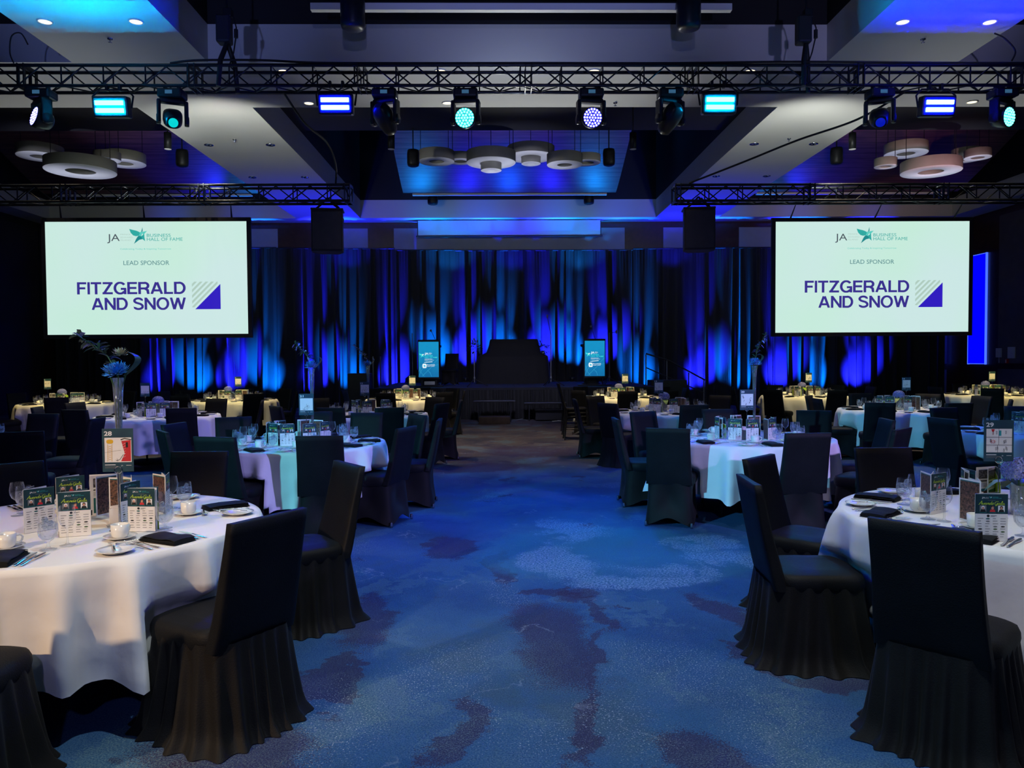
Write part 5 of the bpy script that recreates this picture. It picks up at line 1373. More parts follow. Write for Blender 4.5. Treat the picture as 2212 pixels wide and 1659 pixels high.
# ------------------------------------------------------------------ tables and cloths
TZ = 0.757; RT = 0.925
def clear(x, y, th, rr, z, seats_):
    """the cloth is pushed in where a chair seat stands against it"""
    if z > 0.53: return rr
    for (cx_, cy_, ca, sa) in seats_:
        r2 = rr
        while r2 > 0.45:
            px_, py__ = x + r2 * cos(th) - cx_, y + r2 * sin(th) - cy_
            lx, ly = px_ * sa - py__ * ca, px_ * ca + py__ * sa      # across the seat, towards the table
            m = 0.025 + 0.05 * max(0, (0.30 - z) / 0.3)
            if abs(lx) < 0.235 + m and 0.05 < ly < 0.575 + m: r2 -= 0.01
            else: break
        k = min(1.0, (0.53 - z) / 0.06)
        rr = rr + (r2 - rr) * k
    return rr
def table(tn):
    x, y, ph = TB[tn]
    t = empty('round_table', (x, y, 0)); tag(t, 'round banquet table under the white cloth, the ' + ph, 'table', 'round banquet tables')
    MB().lathe([(0, TZ - 0.03), (RT - 0.02, TZ - 0.03), (RT - 0.015, TZ - 0.004), (0, TZ - 0.004)], M_boxwood, 40).build('tabletop', t)
    for k in range(4):
        a = pi / 4 + k * pi / 2
        MB().tube([(0.45 * cos(a), 0.45 * sin(a), TZ - 0.03), (0.5 * cos(a), 0.5 * sin(a), 0)], 0.016, M_blackmetal, 8).build('leg', t)
    seed = sum(ord(c) for c in tn); rnd = random.Random(seed)
    near = y < 9
    n = 220 if near else 110; vs = []; fs = []
    nf = rnd.choice((17, 18, 19)); ph0 = rnd.uniform(0, 6)
    fold = [rnd.choice((0.45, 0.7, 1.0, 1.4)) for _ in range(nf)]; shift = [rnd.uniform(-0.25, 0.25) for _ in range(nf)]
    radii = [0.0, 0.3, 0.6, 0.80, 0.88, 0.91]
    seats_ = CHAIR_AT.get(tn, [])
    rows = []
    for r in radii: rows.append([(r * cos(2 * pi * k / n), r * sin(2 * pi * k / n), TZ + (0.0015 * noise.noise(Vector((r * 3 * cos(2 * pi * k / n), r * 3 * sin(2 * pi * k / n), seed))))) for k in range(n)])
    nd_ = 16 if near else 8
    for j in range(1, nd_ + 1):
        u = j / nd_; row = []
        for k in range(n):
            th = 2 * pi * k / n
            q = (th + ph0) / (2 * pi) * nf; i0 = int(q) % nf; fr = q - int(q)
            w_ = 0.5 - 0.5 * cos(2 * pi * (fr + shift[i0] * sin(pi * fr) * 0.5))
            f = w_ ** 2.4 * fold[i0]
            n2 = noise.noise(Vector((cos(th) * 2.2, sin(th) * 2.2, u * 1.2 + seed)))
            drop = 0.50 + 0.035 * noise.noise(Vector((cos(th) * 1.5, sin(th) * 1.5, seed + 3))) + 0.03 * f
            e = min(1.0, u * 5); rr = 0.91 + 0.018 * sin(e * pi / 2)
            z = TZ - 0.016 * (1 - cos(min(1, u * 4) * pi / 2)) - drop * u
            rr += (0.125 * f - 0.030) * u ** 0.65 + 0.045 * n2 * u + 0.010 * noise.noise(Vector((cos(th) * 9, sin(th) * 9, u * 5 + seed))) * u
            rr = clear(x, y, th, rr, z, seats_)
            row.append((rr * cos(th), rr * sin(th), z))
        rows.append(row)
    mb = MB()
    for r in rows: vs += r
    for j in range(len(rows) - 1):
        for k in range(n):
            a, b = j * n + k, j * n + (k + 1) % n
            fs.append((a, b, b + n, a + n) if j else (a, b + n, a + n))
    mb.add(vs, fs, M_linen, True)
    o = mb.build('tablecloth', None, (x, y, 0)); tag(o, 'white linen tablecloth draped over the ' + ph, 'tablecloth', 'white tablecloths')
for tn in TB: table(tn)

# ------------------------------------------------------------------ things on the tables
def mk_wine():
    t = empty('wine_glass')
    MB().lathe([(0.0, 0.003), (0.033, 0.0015), (0.034, 0.003), (0.012, 0.007), (0.0045, 0.014), (0.004, 0.075), (0.010, 0.086), (0.027, 0.100), (0.036, 0.122), (0.0375, 0.142), (0.034, 0.168), (0.0305, 0.185)], M_glass, 28).build('glass_body', t)
    return t
def mk_waterglass():
    t = empty('water_goblet')
    MB().lathe([(0.0, 0.003), (0.035, 0.0015), (0.036, 0.004), (0.012, 0.009), (0.006, 0.020), (0.007, 0.036), (0.024, 0.048), (0.038, 0.066), (0.042, 0.088), (0.040, 0.118), (0.0355, 0.152)], M_glass, 28).build('glass_body', t)
    w_ = MB().lathe([(0, 0.044), (0.020, 0.0485), (0.0355, 0.067), (0.0395, 0.088), (0.0382, 0.112), (0.0372, 0.122), (0.0, 0.122)], M_water, 24).build('iced_water', t)
    rnd = random.Random(4); mb = MB()
    for k in range(5):
        M = Matrix.Translation((rnd.uniform(-0.015, 0.015), rnd.uniform(-0.015, 0.015), 0.100 + 0.009 * k)) @ Matrix.Rotation(rnd.uniform(0, 3), 4, Vector((rnd.random(), rnd.random(), rnd.random())).normalized())
        mb.box((0, 0, 0), (0.022, 0.020, 0.018), M_ice, M, 0.004)
    mb.build('ice_cubes', w_)
    return t
def mk_cup():
    t = empty('coffee_cup')
    MB().lathe([(0, 0.004), (0.022, 0.0), (0.030, 0.004), (0.037, 0.012), (0.0395, 0.024), (0.0405, 0.066), (0.0385, 0.066), (0.0375, 0.024), (0.034, 0.014), (0, 0.010)], M_china, 28).build('bowl', t)
    MB().tube([(0.040, 0, 0.053), (0.056, 0, 0.055), (0.064, 0, 0.043), (0.060, 0, 0.028), (0.048, 0, 0.018), (0.036, 0, 0.020)], [0.0045, 0.004, 0.0042, 0.004, 0.0042, 0.004], M_china, 8).build('handle', t)
    return t
def mk_saucer():
    return MB().lathe([(0, 0.004), (0.030, 0.0), (0.034, 0.003), (0.060, 0.009), (0.074, 0.016), (0.075, 0.018), (0.058, 0.012), (0.030, 0.006), (0, 0.006)], M_china, 32).build('saucer')
def mk_plate():
    return MB().lathe([(0, 0.003), (0.045, 0.0), (0.050, 0.003), (0.064, 0.011), (0.082, 0.016), (0.083, 0.018), (0.064, 0.0145), (0.048, 0.007), (0, 0.006)], M_china, 36).build('bread_plate')
def handle_(mb, L=0.115, w0=0.0075, w1=0.0038):
    rings = []
    for u in (0, 0.04, 0.15, 0.4, 0.7, 1.0):
        w_ = (w0 * (0.75 if u == 0 else 1.0)) * (1 - u) + w1 * u; zz = 0.0035 + 0.006 * u * u
        rings.append([(a, L * u, zz + b) for a, b in rrect(w_ * 2, 0.0032, 10, 2.5)])
    mb.loft(rings, M_steel, True, True)
def mk_fork():
    mb = MB(); handle_(mb)
    mb.loft([[(a, y, z + b) for a, b in rrect(w_, 0.0026, 10, 3)] for (w_, y, z) in ((0.0075, 0.115, 0.0095), (0.021, 0.128, 0.0105), (0.024, 0.140, 0.008))], M_steel, True, True)
    for k in range(4):
        x = -0.0105 + 0.007 * k
        mb.tube([(x, 0.140, 0.008), (x, 0.165, 0.006), (x * 0.97, 0.190, 0.011)], [0.0019, 0.0017, 0.0009], M_steel, 6)
    return mb.build('fork')
def mk_knife():
    mb = MB(); handle_(mb, 0.105, 0.0075, 0.005)
    mb.prism([(-0.006, 0.105), (0.008, 0.107), (0.011, 0.150), (0.009, 0.190), (0.000, 0.215), (-0.006, 0.200)], 0.006, 0.0078, M_steel)
    return mb.build('table_knife')
def mk_bknife():
    mb = MB(); handle_(mb, 0.085, 0.006, 0.004)
    mb.prism([(-0.004, 0.085), (0.006, 0.087), (0.011, 0.120), (0.009, 0.150), (0.0, 0.160), (-0.004, 0.148)], 0.006, 0.0076, M_steel)
    return mb.build('butter_knife')
def mk_spoon():
    mb = MB(); handle_(mb, 0.11, 0.0065, 0.0032)
    mb.loft([[(a, y, z + b) for a, b in rrect(w_, 0.003, 14, 2.2)] for (w_, y, z) in ((0.0065, 0.11, 0.0095), (0.024, 0.122, 0.0085), (0.032, 0.138, 0.006), (0.030, 0.152, 0.0065), (0.016, 0.163, 0.009), (0.003, 0.167, 0.010))], M_steel, True, True)
    return mb.build('teaspoon')
def mk_napkin(seed):
    def f():
        rnd = random.Random(seed); mb = MB()
        for lay in range(4):
            rings = []; z = 0.002 + lay * 0.0055
            L, W_ = 0.235 - 0.004 * lay, 0.128 - 0.002 * lay
            ox, sk = rnd.uniform(-0.004, 0.004), rnd.uniform(-0.006, 0.006)
            for i in range(9):
                u = i / 8; y = -L / 2 + L * u
                lift = 0.006 * noise.noise(Vector((u * 3, lay * 0.3, seed))) + (0.004 if lay == 3 and 0 < i < 8 else 0)
                rings.append([(a + ox + sk * (u - 0.5), y, z + b + max(-0.001, lift * (lay / 3)) + 0.003 * (lay / 3) * cos(a * 30)) for a, b in rrect(W_, 0.006, 16, 3)])
            mb.loft(rings, M_napkin, True, True)
        return mb.build('folded_napkin')
    return f
P_wine, P_water, P_cup, P_saucer, P_plate = Proto(mk_wine), Proto(mk_waterglass), Proto(mk_cup), Proto(mk_saucer), Proto(mk_plate)
P_fork, P_knife, P_bk, P_spoon = Proto(mk_fork), Proto(mk_knife), Proto(mk_bknife), Proto(mk_spoon)
P_nap = [Proto(mk_napkin(s_)) for s_ in range(3)]
ZT = TZ + 0.0015
def setting(tn, a, hr, cut, rnd):
    x0, y0, ph = TB[tn]
    er = Vector((cos(a), sin(a), 0)); ev = Vector((sin(a), -cos(a), 0)) * -1.0    # ev: the diner's right hand
    def at(u, v, dz=0.0): p = Vector((x0, y0, ZT + dz)) + er * u + ev * v; return (p.x, p.y, p.z)
    rz = a + pi / 2      # local +y points to the table centre
    j = lambda s_=0.008: rnd.uniform(-s_, s_)
    where = '%s seat of the %s' % (hr, ph)
    g = ' on the ' + ph
    tight = len(SEATS[tn]) >= 9
    k = 0.86 if tight else 1.0
    far_ = y0 > 10
    P_nap[rnd.randrange(3)](at(0.745 + j(), 0.0 + j()), rz + rnd.uniform(-0.12, 0.12) + (0.9 if rnd.random() < 0.3 else 0), 'black folded napkin ' + where, 'napkin', 'black napkins' + g)
    P_water(at(0.56 * (1.03 if tight else 1) + j(), 0.115 * k + j()), rnd.uniform(0, 6), 'goblet of iced water ' + where, 'glass', 'water goblets' + g)
    P_wine(at(0.49 + j(), 0.16 * k + j()), 0, 'empty wine glass ' + where, 'glass', 'wine glasses' + g)
    c = (0.52 + j(), -0.09 * k + j())
    P_saucer(at(*c), 0, 'white saucer ' + where, 'saucer', 'saucers' + g)
    P_cup(at(c[0], c[1], 0.006), rz + rnd.uniform(-0.5, 0.5), 'white coffee cup ' + where, 'cup', 'coffee cups' + g)
    P_plate(at(0.745 + j(), -0.255 * (0.93 if tight else 1) + j()), 0, 'white bread plate ' + where, 'plate', 'bread plates' + g)
    if cut:
        P_bk(at(0.79, -0.285 * (0.93 if tight else 1), 0.016), rz - 0.5 + j(0.2), 'butter knife ' + where, 'knife', 'butter knives' + g)
        P_fork(at(0.84 + j(), -0.105 + j(0.004)), rz + j(0.03), 'inner fork ' + where, 'fork', 'forks' + g)
        P_fork(at(0.84 + j(), -0.140 + j(0.004)), rz + j(0.03), 'outer fork ' + where, 'fork', 'forks' + g)
        P_knife(at(0.85 + j(), 0.100 + j(0.004)), rz + j(0.03), 'inner table knife ' + where, 'knife', 'table knives' + g)
        P_knife(at(0.85 + j(), 0.128 + j(0.004)), rz + j(0.03), 'outer table knife ' + where, 'knife', 'table knives' + g)
        P_spoon(at(0.62, -0.03 + j(0.004)), rz + 1.3 + j(0.1), 'teaspoon ' + where, 'spoon', 'teaspoons' + g)
CR, CU, CF = _r, _u, _f
def in_view(x, y, z, m=60):
    v = Vector((x, y, z - 1.6)); d = v.dot(CF)
    if d < 0.3: return False
    px = 1106 + 1662 * v.dot(CR) / d; py = 829.5 - 1662 * v.dot(CU) / d
    return -m < px < 2212 + m and -m < py < 1659 + m
for tn, seats in SEATS.items():
    x0, y0, ph = TB[tn]; rnd = random.Random(len(tn) * 7 + int(abs(x0) * 10))
    for (a, hr) in seats:
        if not in_view(x0 + 0.7 * cos(a), y0 + 0.7 * sin(a), TZ): continue
        setting(tn, a, hr, tn in ('A28', 'A29', 'B21', 'B20'), rnd)

# booklets
# brush-script strokes, one unit = cap height, for the title on the booklets
A_ = [[(0.0, 0.05), (0.12, 0.0), (0.35, 0.5), (0.62, 1.05), (0.68, 1.0), (0.66, 0.4), (0.72, 0.0)], [(0.10, 0.42), (0.45, 0.50), (0.85, 0.46)]]
W_S = [[(0, 0.42), (0.08, 0.5), (0.06, 0.1), (0.14, 0.0), (0.28, 0.12), (0.34, 0.45), (0.32, 0.1), (0.40, 0.0), (0.54, 0.14), (0.60, 0.48), (0.70, 0.42)]]
A_S = [[(0.40, 0.42), (0.22, 0.5), (0.04, 0.3), (0.04, 0.06), (0.16, 0.0), (0.34, 0.2), (0.42, 0.46), (0.38, 0.1), (0.46, 0.0), (0.6, 0.12)]]
R_S = [[(0.0, 0.1), (0.12, 0.45), (0.14, 0.55), (0.18, 0.44), (0.34, 0.46), (0.30, 0.12), (0.38, 0.0), (0.5, 0.12)]]
D_S = [[(0.40, 0.42), (0.22, 0.5), (0.04, 0.3), (0.04, 0.06), (0.16, 0.0), (0.36, 0.25), (0.56, 1.05)], [(0.56, 1.05), (0.42, 0.12), (0.50, 0.0), (0.62, 0.10)]]
S_S = [[(0.0, 0.05), (0.2, 0.4), (0.26, 0.58), (0.30, 0.40), (0.34, 0.14), (0.22, -0.02), (0.08, 0.05)]]
G_ = [[(0.78, 0.82), (0.70, 1.0), (0.45, 1.02), (0.14, 0.72), (0.05, 0.3), (0.22, 0.0), (0.5, 0.1), (0.66, 0.44)], [(0.42, 0.44), (0.74, 0.46), (0.66, -0.1), (0.45, -0.38), (0.25, -0.25), (0.6, 0.0), (0.86, 0.12)]]
L_S = [[(0.0, 0.1), (0.24, 0.6), (0.34, 1.0), (0.24, 1.02), (0.12, 0.5), (0.14, 0.04), (0.24, 0.0), (0.36, 0.12)]]
def script(mb, M, x0, x1, y, cap, z):
    adv = [(A_, 0.78), (W_S, 0.66), (A_S, 0.56), (R_S, 0.46), (D_S, 0.58), (S_S, 0.62), (G_, 0.88), (A_S, 0.56), (L_S, 0.34), (A_S, 0.60)]
    tot = sum(a for _, a in adv); sx = (x1 - x0) / tot; cx_ = 0.0
    for strokes, a in adv:
        for st_ in strokes:
            p = [Vector((x0 + (cx_ + q[0] + 0.12 * q[1]) * sx, y + q[1] * cap, z)) for q in st_]
            fine = []
            for i in range(len(p) - 1):
                p0, p1, p2, p3 = p[max(i - 1, 0)], p[i], p[i + 1], p[min(i + 2, len(p) - 1)]
                for k in range(4):
                    u = k / 4
                    fine.append(0.5 * ((2 * p1) + (p2 - p0) * u + (2 * p0 - 5 * p1 + 4 * p2 - p3) * u * u + (3 * p1 - p0 - 3 * p2 + p3) * u ** 3))
            fine.append(p[-1]); vs = []; n = len(fine)
            for i, q in enumerate(fine):
                d = (fine[min(i + 1, n - 1)] - fine[max(i - 1, 0)]).normalized(); s_ = Vector((-d.y, d.x, 0))
                w_ = cap * (0.035 + 0.045 * abs(d.y)) * (0.4 if i in (0, n - 1) else 1)
                vs += [q + s_ * w_, q - s_ * w_]
            mb.add(vs, [(2 * i, 2 * i + 1, 2 * i + 3, 2 * i + 2) for i in range(n - 1)], M_limetext, False, M)
        cx_ += a
def page(mb, M, w_, h, kind, flip=False):
    """prints on one face of a leaf; local x right, y up, z towards the reader"""
    z = 0.0006
    def R_(x0, y0, x1, y1, m, dz=0.0): mb.flat([(x0 * w_, y0 * h, z + dz), (x1 * w_, y0 * h, z + dz), (x1 * w_, y1 * h, z + dz), (x0 * w_, y1 * h, z + dz)], m, M)
    def T(s_, x0, x1, y, cap, m, off=0.0, sh=0.0): put_text(mb, s_, x0 * w_, x1 * w_, y * h, cap * h, m, z + 0.0005, off, sh, M)
    if kind == 'cover':
        R_(0, 0, 1, 1, M_paper, -0.0003); R_(0, 0.58, 1, 1, M_darkprint)
        T('JA', 0.20, 0.30, 0.905, 0.032, M_whiteink, 0.02)
        for k, s_ in enumerate(('PRINCE', 'EDWARD', 'ISLAND')): T(s_, 0.31, 0.41, 0.926 - 0.013 * k, 0.008, M_whiteink)
        star(mb, M @ Matrix.Translation((0.465 * w_, 0.925 * h, z + 0.0006)), w_ * 0.10 / 150, 1080, 395, (M_tealink, M_whiteink, M_tealink), 0.0)
        T('BUSINESS', 0.53, 0.70, 0.925, 0.014, M_tealink, 0.01); T('HALL OF FAME', 0.53, 0.80, 0.903, 0.014, M_tealink, 0.01)
        R_(0.38, 0.862, 0.62, 0.868, M_greyink, 0.0004)
        script(mb, M, 0.10 * w_, 0.90 * w_, 0.775 * h, 0.070 * h, z + 0.0007)
        for k, (x, bg) in enumerate(((0.14, M_greyink), (0.43, M_darkprint), (0.70, M_whiteink))):
            R_(x, 0.62, x + 0.20, 0.755, bg, 0.0004)
            cx_ = (x + 0.10) * w_
            mb.flat([(p[0], p[1], z + 0.0006) for p in rrect(0.105 * w_, 0.080 * h, 14, 2, cx_, 0.710 * h)], (M_whiteink, M_photo, M_ink)[k], M)
            mb.flat([(p[0], p[1], z + 0.0008) for p in rrect(0.075 * w_, 0.058 * h, 14, 2, cx_, 0.700 * h)], M_skin, M)
            mb.flat([(cx_ - 0.09 * w_, 0.62 * h, z + 0.0007), (cx_ + 0.09 * w_, 0.62 * h, z + 0.0007), (cx_ + 0.06 * w_, 0.672 * h, z + 0.0007), (cx_ - 0.06 * w_, 0.672 * h, z + 0.0007)], (M_ink, M_red, M_ink)[k], M)
            R_(x - 0.01, 0.597, x + 0.21, 0.612, M_tealprint, 0.0005)
        mb.flat([(p[0], p[1], z + 0.0004) for p in rrect(0.09 * w_, 0.055 * h, 14, 2, 0.40 * w_, 0.535 * h)], M_ink, M); R_(0.48, 0.535, 0.66, 0.547, M_greyink, 0.0004); R_(0.48, 0.518, 0.60, 0.526, M_greyink, 0.0004)
        rr = random.Random(2)
        for r_ in range(8):
            y = 0.475 - 0.055 * r_
            for q in range(4):
                x = 0.08 + 0.23 * q
                if rr.random() < 0.25: mb.flat([(p[0], p[1], z + 0.0004) for p in rrect(0.13 * w_, 0.03 * h, 10, 2, (x + 0.08) * w_, y * h)], rr.choice((M_tealprint, M_greyink, M_ink, M_stem)), M)
                else: R_(x, y, x + rr.uniform(0.08, 0.18), y + 0.011, M_greyink, 0.0004)
    elif kind == 'inside':
        R_(0, 0, 1, 1, M_paper, -0.0003); R_(0.12, 0.70, 0.95, 0.93, M_ink); R_(0.14, 0.72, 0.93, 0.92, M_photo2, 0.0003)
        R_(0.12, 0.62, 0.55, 0.65, M_ink, 0.0003)
        for k in range(4): R_(0.12, 0.57 - 0.03 * k, 0.9 - 0.1 * (k % 2), 0.58 - 0.03 * k, M_greyink, 0.0003)
        R_(0.12, 0.04, 0.95, 0.43, M_tealprint)
        for k in range(2): R_(0.28, 0.07 + 0.17 * k, 0.80, 0.20 + 0.17 * k, M_photo, 0.0003)
        R_(0.0, 0.0, 0.06, 0.13, M_ink, 0.0003)
    elif kind == 'photos':
        R_(0, 0, 1, 1, M_paper, -0.0003); R_(0.05, 0.03, 0.95, 0.94, M_photo); R_(0.05, 0.94, 0.95, 0.965, M_tealprint)
        for k in range(1, 4): R_(0.05, 0.03 + 0.228 * k, 0.95, 0.036 + 0.228 * k, M_ink, 0.0003)
    else:   # lime
        R_(0, 0, 1, 1, M_paper, -0.0003); mb.flat([(0, 0, z), (w_, 0, z), (w_, 0.62 * h, z), (0.0, 0.86 * h, z)], M_lime, M)
        mb.flat([(w_, 0.66 * h, z), (w_, h, z), (0, h, z), (0, 0.90 * h, z)], M_darkprint, M); R_(0.2, 0.90, 0.95, 0.93, M_tealprint, 0.0003)
        for k in range(12): R_(0.15, 0.10 + 0.035 * k, 0.8, 0.107 + 0.035 * k, M_stem, 0.0004)
def mk_booklet(o1, o2, o3):
    def f():
        t = empty('programme_booklet'); w_, h, th = 0.140, 0.216, 0.0016
        for (nm, a, fr, bk) in (('front_cover', o1, 'cover', 'inside'), ('inner_page', o2, 'inside', 'inside'), ('back_cover', o3, 'lime', 'photos')):
            A = Matrix.Rotation(a, 4, 'Z')
            mb = MB(); mb.box((w_ / 2, 0, h / 2), (w_, th, h), M_paper, A)
            page(mb, A @ Matrix.Translation((0, -th / 2, 0)) @ Matrix.Rotation(pi / 2, 4, 'X'), w_, h, fr)
            page(mb, A @ Matrix.Translation((w_, th / 2, 0)) @ Matrix.Rotation(pi, 4, 'Z') @ Matrix.Rotation(pi / 2, 4, 'X'), w_, h, bk)
            mb.build(nm, t)
        return t
    return f
P_book = [Proto(mk_booklet(0.0, 0.28, 0.62)), Proto(mk_booklet(0.0, 0.45, 0.9)), Proto(mk_booklet(0.0, 0.16, 0.4))]
CARD = ['east', 'north-east', 'north', 'north-west', 'west', 'south-west', 'south', 'south-east']
def booklets(tn, rnd, extra):
    x0, y0, ph = TB[tn]
    hrs = ['right', 'far right', 'stage-side', 'far left', 'left', 'near left', 'near side', 'near right']
    n = 8
    for k in range(n):
        a = radians(45 * k + rnd.uniform(-8, 8)); r = 0.30 + rnd.uniform(-0.03, 0.03)
        cx_, cy_ = x0 + r * cos(a), y0 + r * sin(a)
        # covers face outwards, turned towards the stage-away side
        face = a + rnd.uniform(-0.5, 0.5)
        if (extra, k) in FIX: cx_, cy_, face, bi = FIX[(extra, k)]; face = radians(face)
        else: bi = rnd.randrange(3)
        rz = face + pi / 2          # local -y (cover face) looks along `face`
        p = Vector((cx_, cy_, ZT)) - Matrix.Rotation(rz, 3, 'Z') @ Vector((0.07, 0, 0))
        P_book[bi](p, rz, 'programme booklet standing %s of the centrepiece, %s' % (hrs[k], ph), 'booklet', 'programmes on the ' + ph)
FIX = {('A28', 6): (-1.78, 3.83, -95, 2), ('A28', 5): (-2.06, 3.74, -72, 0), ('A28', 4): (-2.30, 3.86, -40, 1), ('A28', 7): (-1.86, 4.32, 15, 0), ('A28', 3): (-2.36, 4.25, -50, 1),
       ('A29', 5): (2.44, 3.86, -25, 0), ('A29', 6): (2.24, 3.45, -98, 2), ('A29', 4): (2.36, 4.08, -60, 1)}
for tn in TB:
    x0, y0, ph = TB[tn]
    if tn == 'L9': continue
    booklets(tn, random.Random(ord(tn[0]) * 3), tn)

# table number signs
def sign(tn, x, y, num, art, yaw, zc=1.165):
    ph = TB[tn][2]
    t = empty('table_number_sign', (x, y, ZT)); tag(t, ('navy number card on a clip stand, the ' + ph) if num else 'navy card on a clip stand, the ' + ph, 'sign', 'table number signs')
    MB().lathe([(0, 0.0), (0.045, 0.0), (0.045, 0.004), (0.006, 0.008), (0.0, 0.008)], M_chrome, 24).build('base', t)
    MB().tube([(0, 0, 0.005), (0, 0, 0.285)], 0.0025, M_chrome, 6).build('rod', t)
    ring = [(0.018 * cos(2 * pi * k / 14), 0, 0.303 + 0.018 * sin(2 * pi * k / 14)) for k in range(15)]
    MB().tube(ring, 0.0022, M_chrome, 5).build('clip_ring', t)
    W_, H_ = 0.148, 0.216; zb = 0.295
    R0 = Matrix.Rotation(yaw, 4, 'Z')
    c = MB().box((0, 0.003, zb + H_ / 2), (W_, 0.002, H_), M_card, R0)
    M = R0 @ Matrix.Translation((-W_ / 2, 0.0015, zb)) @ Matrix.Rotation(pi / 2, 4, 'X')
    c.build('card', t)
    mb = MB(); q = lambda x0, y0, x1, y1, m, z=0.0: mb.flat([(x0 * W_, y0 * H_, z), (x1 * W_, y0 * H_, z), (x1 * W_, y1 * H_, z), (x0 * W_, y1 * H_, z)], m, M)
    if num: put_text(mb, num, 0.07 * W_, (0.07 + (0.25 if len(num) == 2 else 0.12)) * W_, 0.84 * H_, 0.095 * H_, M_whiteink, 0.0005, 0.025, 0, M)
    q(0.08, 0.22, 0.94, 0.79, M_paper, 0.0003)
    q(0.08, 0.155, 0.42, 0.170, M_whiteink, 0.0003)
    for k in range(3): q(0.08, 0.125 - 0.02 * k, 0.5 - 0.03 * k, 0.131 - 0.02 * k, M_greyink, 0.0003)
    put_text(mb, 'JA', 0.60 * W_, 0.66 * W_, 0.13 * H_, 0.022 * H_, M_whiteink, 0.0004, 0, 0, M); q(0.76, 0.14, 0.93, 0.148, M_whiteink, 0.0003)
    def L(pts, m, r=0.0008): mb.tube([(a * W_, b * H_, 0.0008) for a, b in pts], r, m, 4, True, M)
    rnd = random.Random(int(abs(x) * 100 + y))
    if art == 'tower':
        mb.flat([(p[0], p[1], 0.0006) for p in rrect(0.22 * W_, 0.10 * H_, 14, 3, 0.25 * W_, 0.70 * H_)], M_yellow, M)
        for a in (0.18, 0.32): L([(a, 0.65), (a - 0.01, 0.24)], M_yellow)
        for k in range(7): L([(0.18, 0.27 + 0.05 * k), (0.32, 0.31 + 0.05 * k)], M_yellow, 0.0005); L([(0.32, 0.27 + 0.05 * k), (0.18, 0.31 + 0.05 * k)], M_yellow, 0.0005)
        L([(0.08, 0.45), (0.6, 0.50)], M_greyink, 0.0005)
        mb.flat([(0.62 * W_, 0.71 * H_, 0.0006), (0.92 * W_, 0.73 * H_, 0.0006), (0.92 * W_, 0.24 * H_, 0.0006), (0.60 * W_, 0.24 * H_, 0.0006), (0.72 * W_, 0.42 * H_, 0.0006)], M_red, M)
        L([(0.60, 0.74), (0.72, 0.77), (0.93, 0.74)], M_ink, 0.0025)
        mb.flat([(0.76 * W_, 0.56 * H_, 0.0009), (0.83 * W_, 0.56 * H_, 0.0009), (0.83 * W_, 0.68 * H_, 0.0009), (0.76 * W_, 0.68 * H_, 0.0009)], M_ink, M)
        for k in range(6): L([(0.63, 0.32 + 0.06 * k), (0.75, 0.36 + 0.06 * k)], M_whiteink, 0.0006)
        L([(0.45, 0.26), (0.56, 0.28), (0.68, 0.40)], M_ink, 0.0012); L([(0.42, 0.28), (0.50, 0.24), (0.47, 0.31)], M_ink, 0.0006)
    elif art == 'comic':
        L([(0.08, 0.59), (0.94, 0.585)], M_ink); L([(0.08, 0.40), (0.94, 0.395)], M_ink); L([(0.50, 0.79), (0.49, 0.40)], M_ink); L([(0.45, 0.40), (0.46, 0.22)], M_ink)
        mb.flat([(0.24 * W_, 0.78 * H_, 0.0007), (0.36 * W_, 0.78 * H_, 0.0007), (0.33 * W_, 0.72 * H_, 0.0007), (0.27 * W_, 0.72 * H_, 0.0007)], M_red, M)
        L([(0.30, 0.72), (0.30, 0.64)], M_red)
        for k in range(9): a = k * 0.7; L([(0.30 + 0.03 * cos(a), 0.48 + 0.02 * sin(a)), (0.30 + 0.10 * cos(a), 0.48 + 0.05 * sin(a))], M_red, 0.0009)
        for k in range(14):
            a, b = rnd.uniform(0.12, 0.86), rnd.choice((0.30, 0.48, 0.68)) + rnd.uniform(-0.03, 0.03)
            L([(a, b - 0.05), (a + 0.01, b)], M_ink, 0.0006); L([(a - 0.03, b - 0.02), (a + 0.03, b - 0.015)], M_ink, 0.0005)
            L([(a + 0.02 * cos(i), b + 0.02 + 0.014 * sin(i)) for i in range(7)], M_ink, 0.0006)
        mb.flat([(0.50 * W_, 0.62 * H_, 0.0006), (0.58 * W_, 0.62 * H_, 0.0006), (0.58 * W_, 0.75 * H_, 0.0006), (0.50 * W_, 0.75 * H_, 0.0006)], M_tealink, M)
    else:
        m = {'red': M_red, 'ink': M_ink, 'grey': M_greyink, 'people': M_ink}[art]
        for k in range(9 if art != 'people' else 12):
            a, b = rnd.uniform(0.18, 0.84), rnd.uniform(0.28, 0.66) if art != 'grey' else rnd.uniform(0.26, 0.45)
            pts = [(a, b)]
            for _ in range(5): pts.append((min(0.9, max(0.12, pts[-1][0] + rnd.uniform(-0.07, 0.07))), min(0.76, max(0.25, pts[-1][1] + rnd.uniform(-0.06, 0.06)))))
            L(pts, m if k % 3 else M_ink, 0.0011 if art == 'people' else 0.0008)
    mb.build('card_print', t)
SG = [('A28', -1.905, 3.86, '28', 'tower', 0.10), ('A29', 2.60, 3.95, '29', 'comic', -0.10), ('B21', -1.95, 7.80, '21', 'grey', 0.05), ('B20', 2.61, 8.05, '20', 'people', 0.0),
      ('C12', -2.10, 12.05, '12', 'people', 0.05), ('C13', 2.52, 12.1, '13', 'ink', 0.0), ('D4', -1.88, 16.7, '4', 'red', 0), ('D5', 2.80, 17.05, '5', 'people', 0),
      ('E11', -5.62, 12.3, '', 'grey', 0.05), ('F3', -5.70, 16.9, '3', 'ink', 0), ('G2', -9.30, 16.0, '2', 'red', 0), ('H14', 6.68, 12.5, '14', 'ink', 0), ('I6', 6.85, 16.9, '6', 'people', 0), ('J7', 10.95, 16.9, '7', 'grey', 0)]
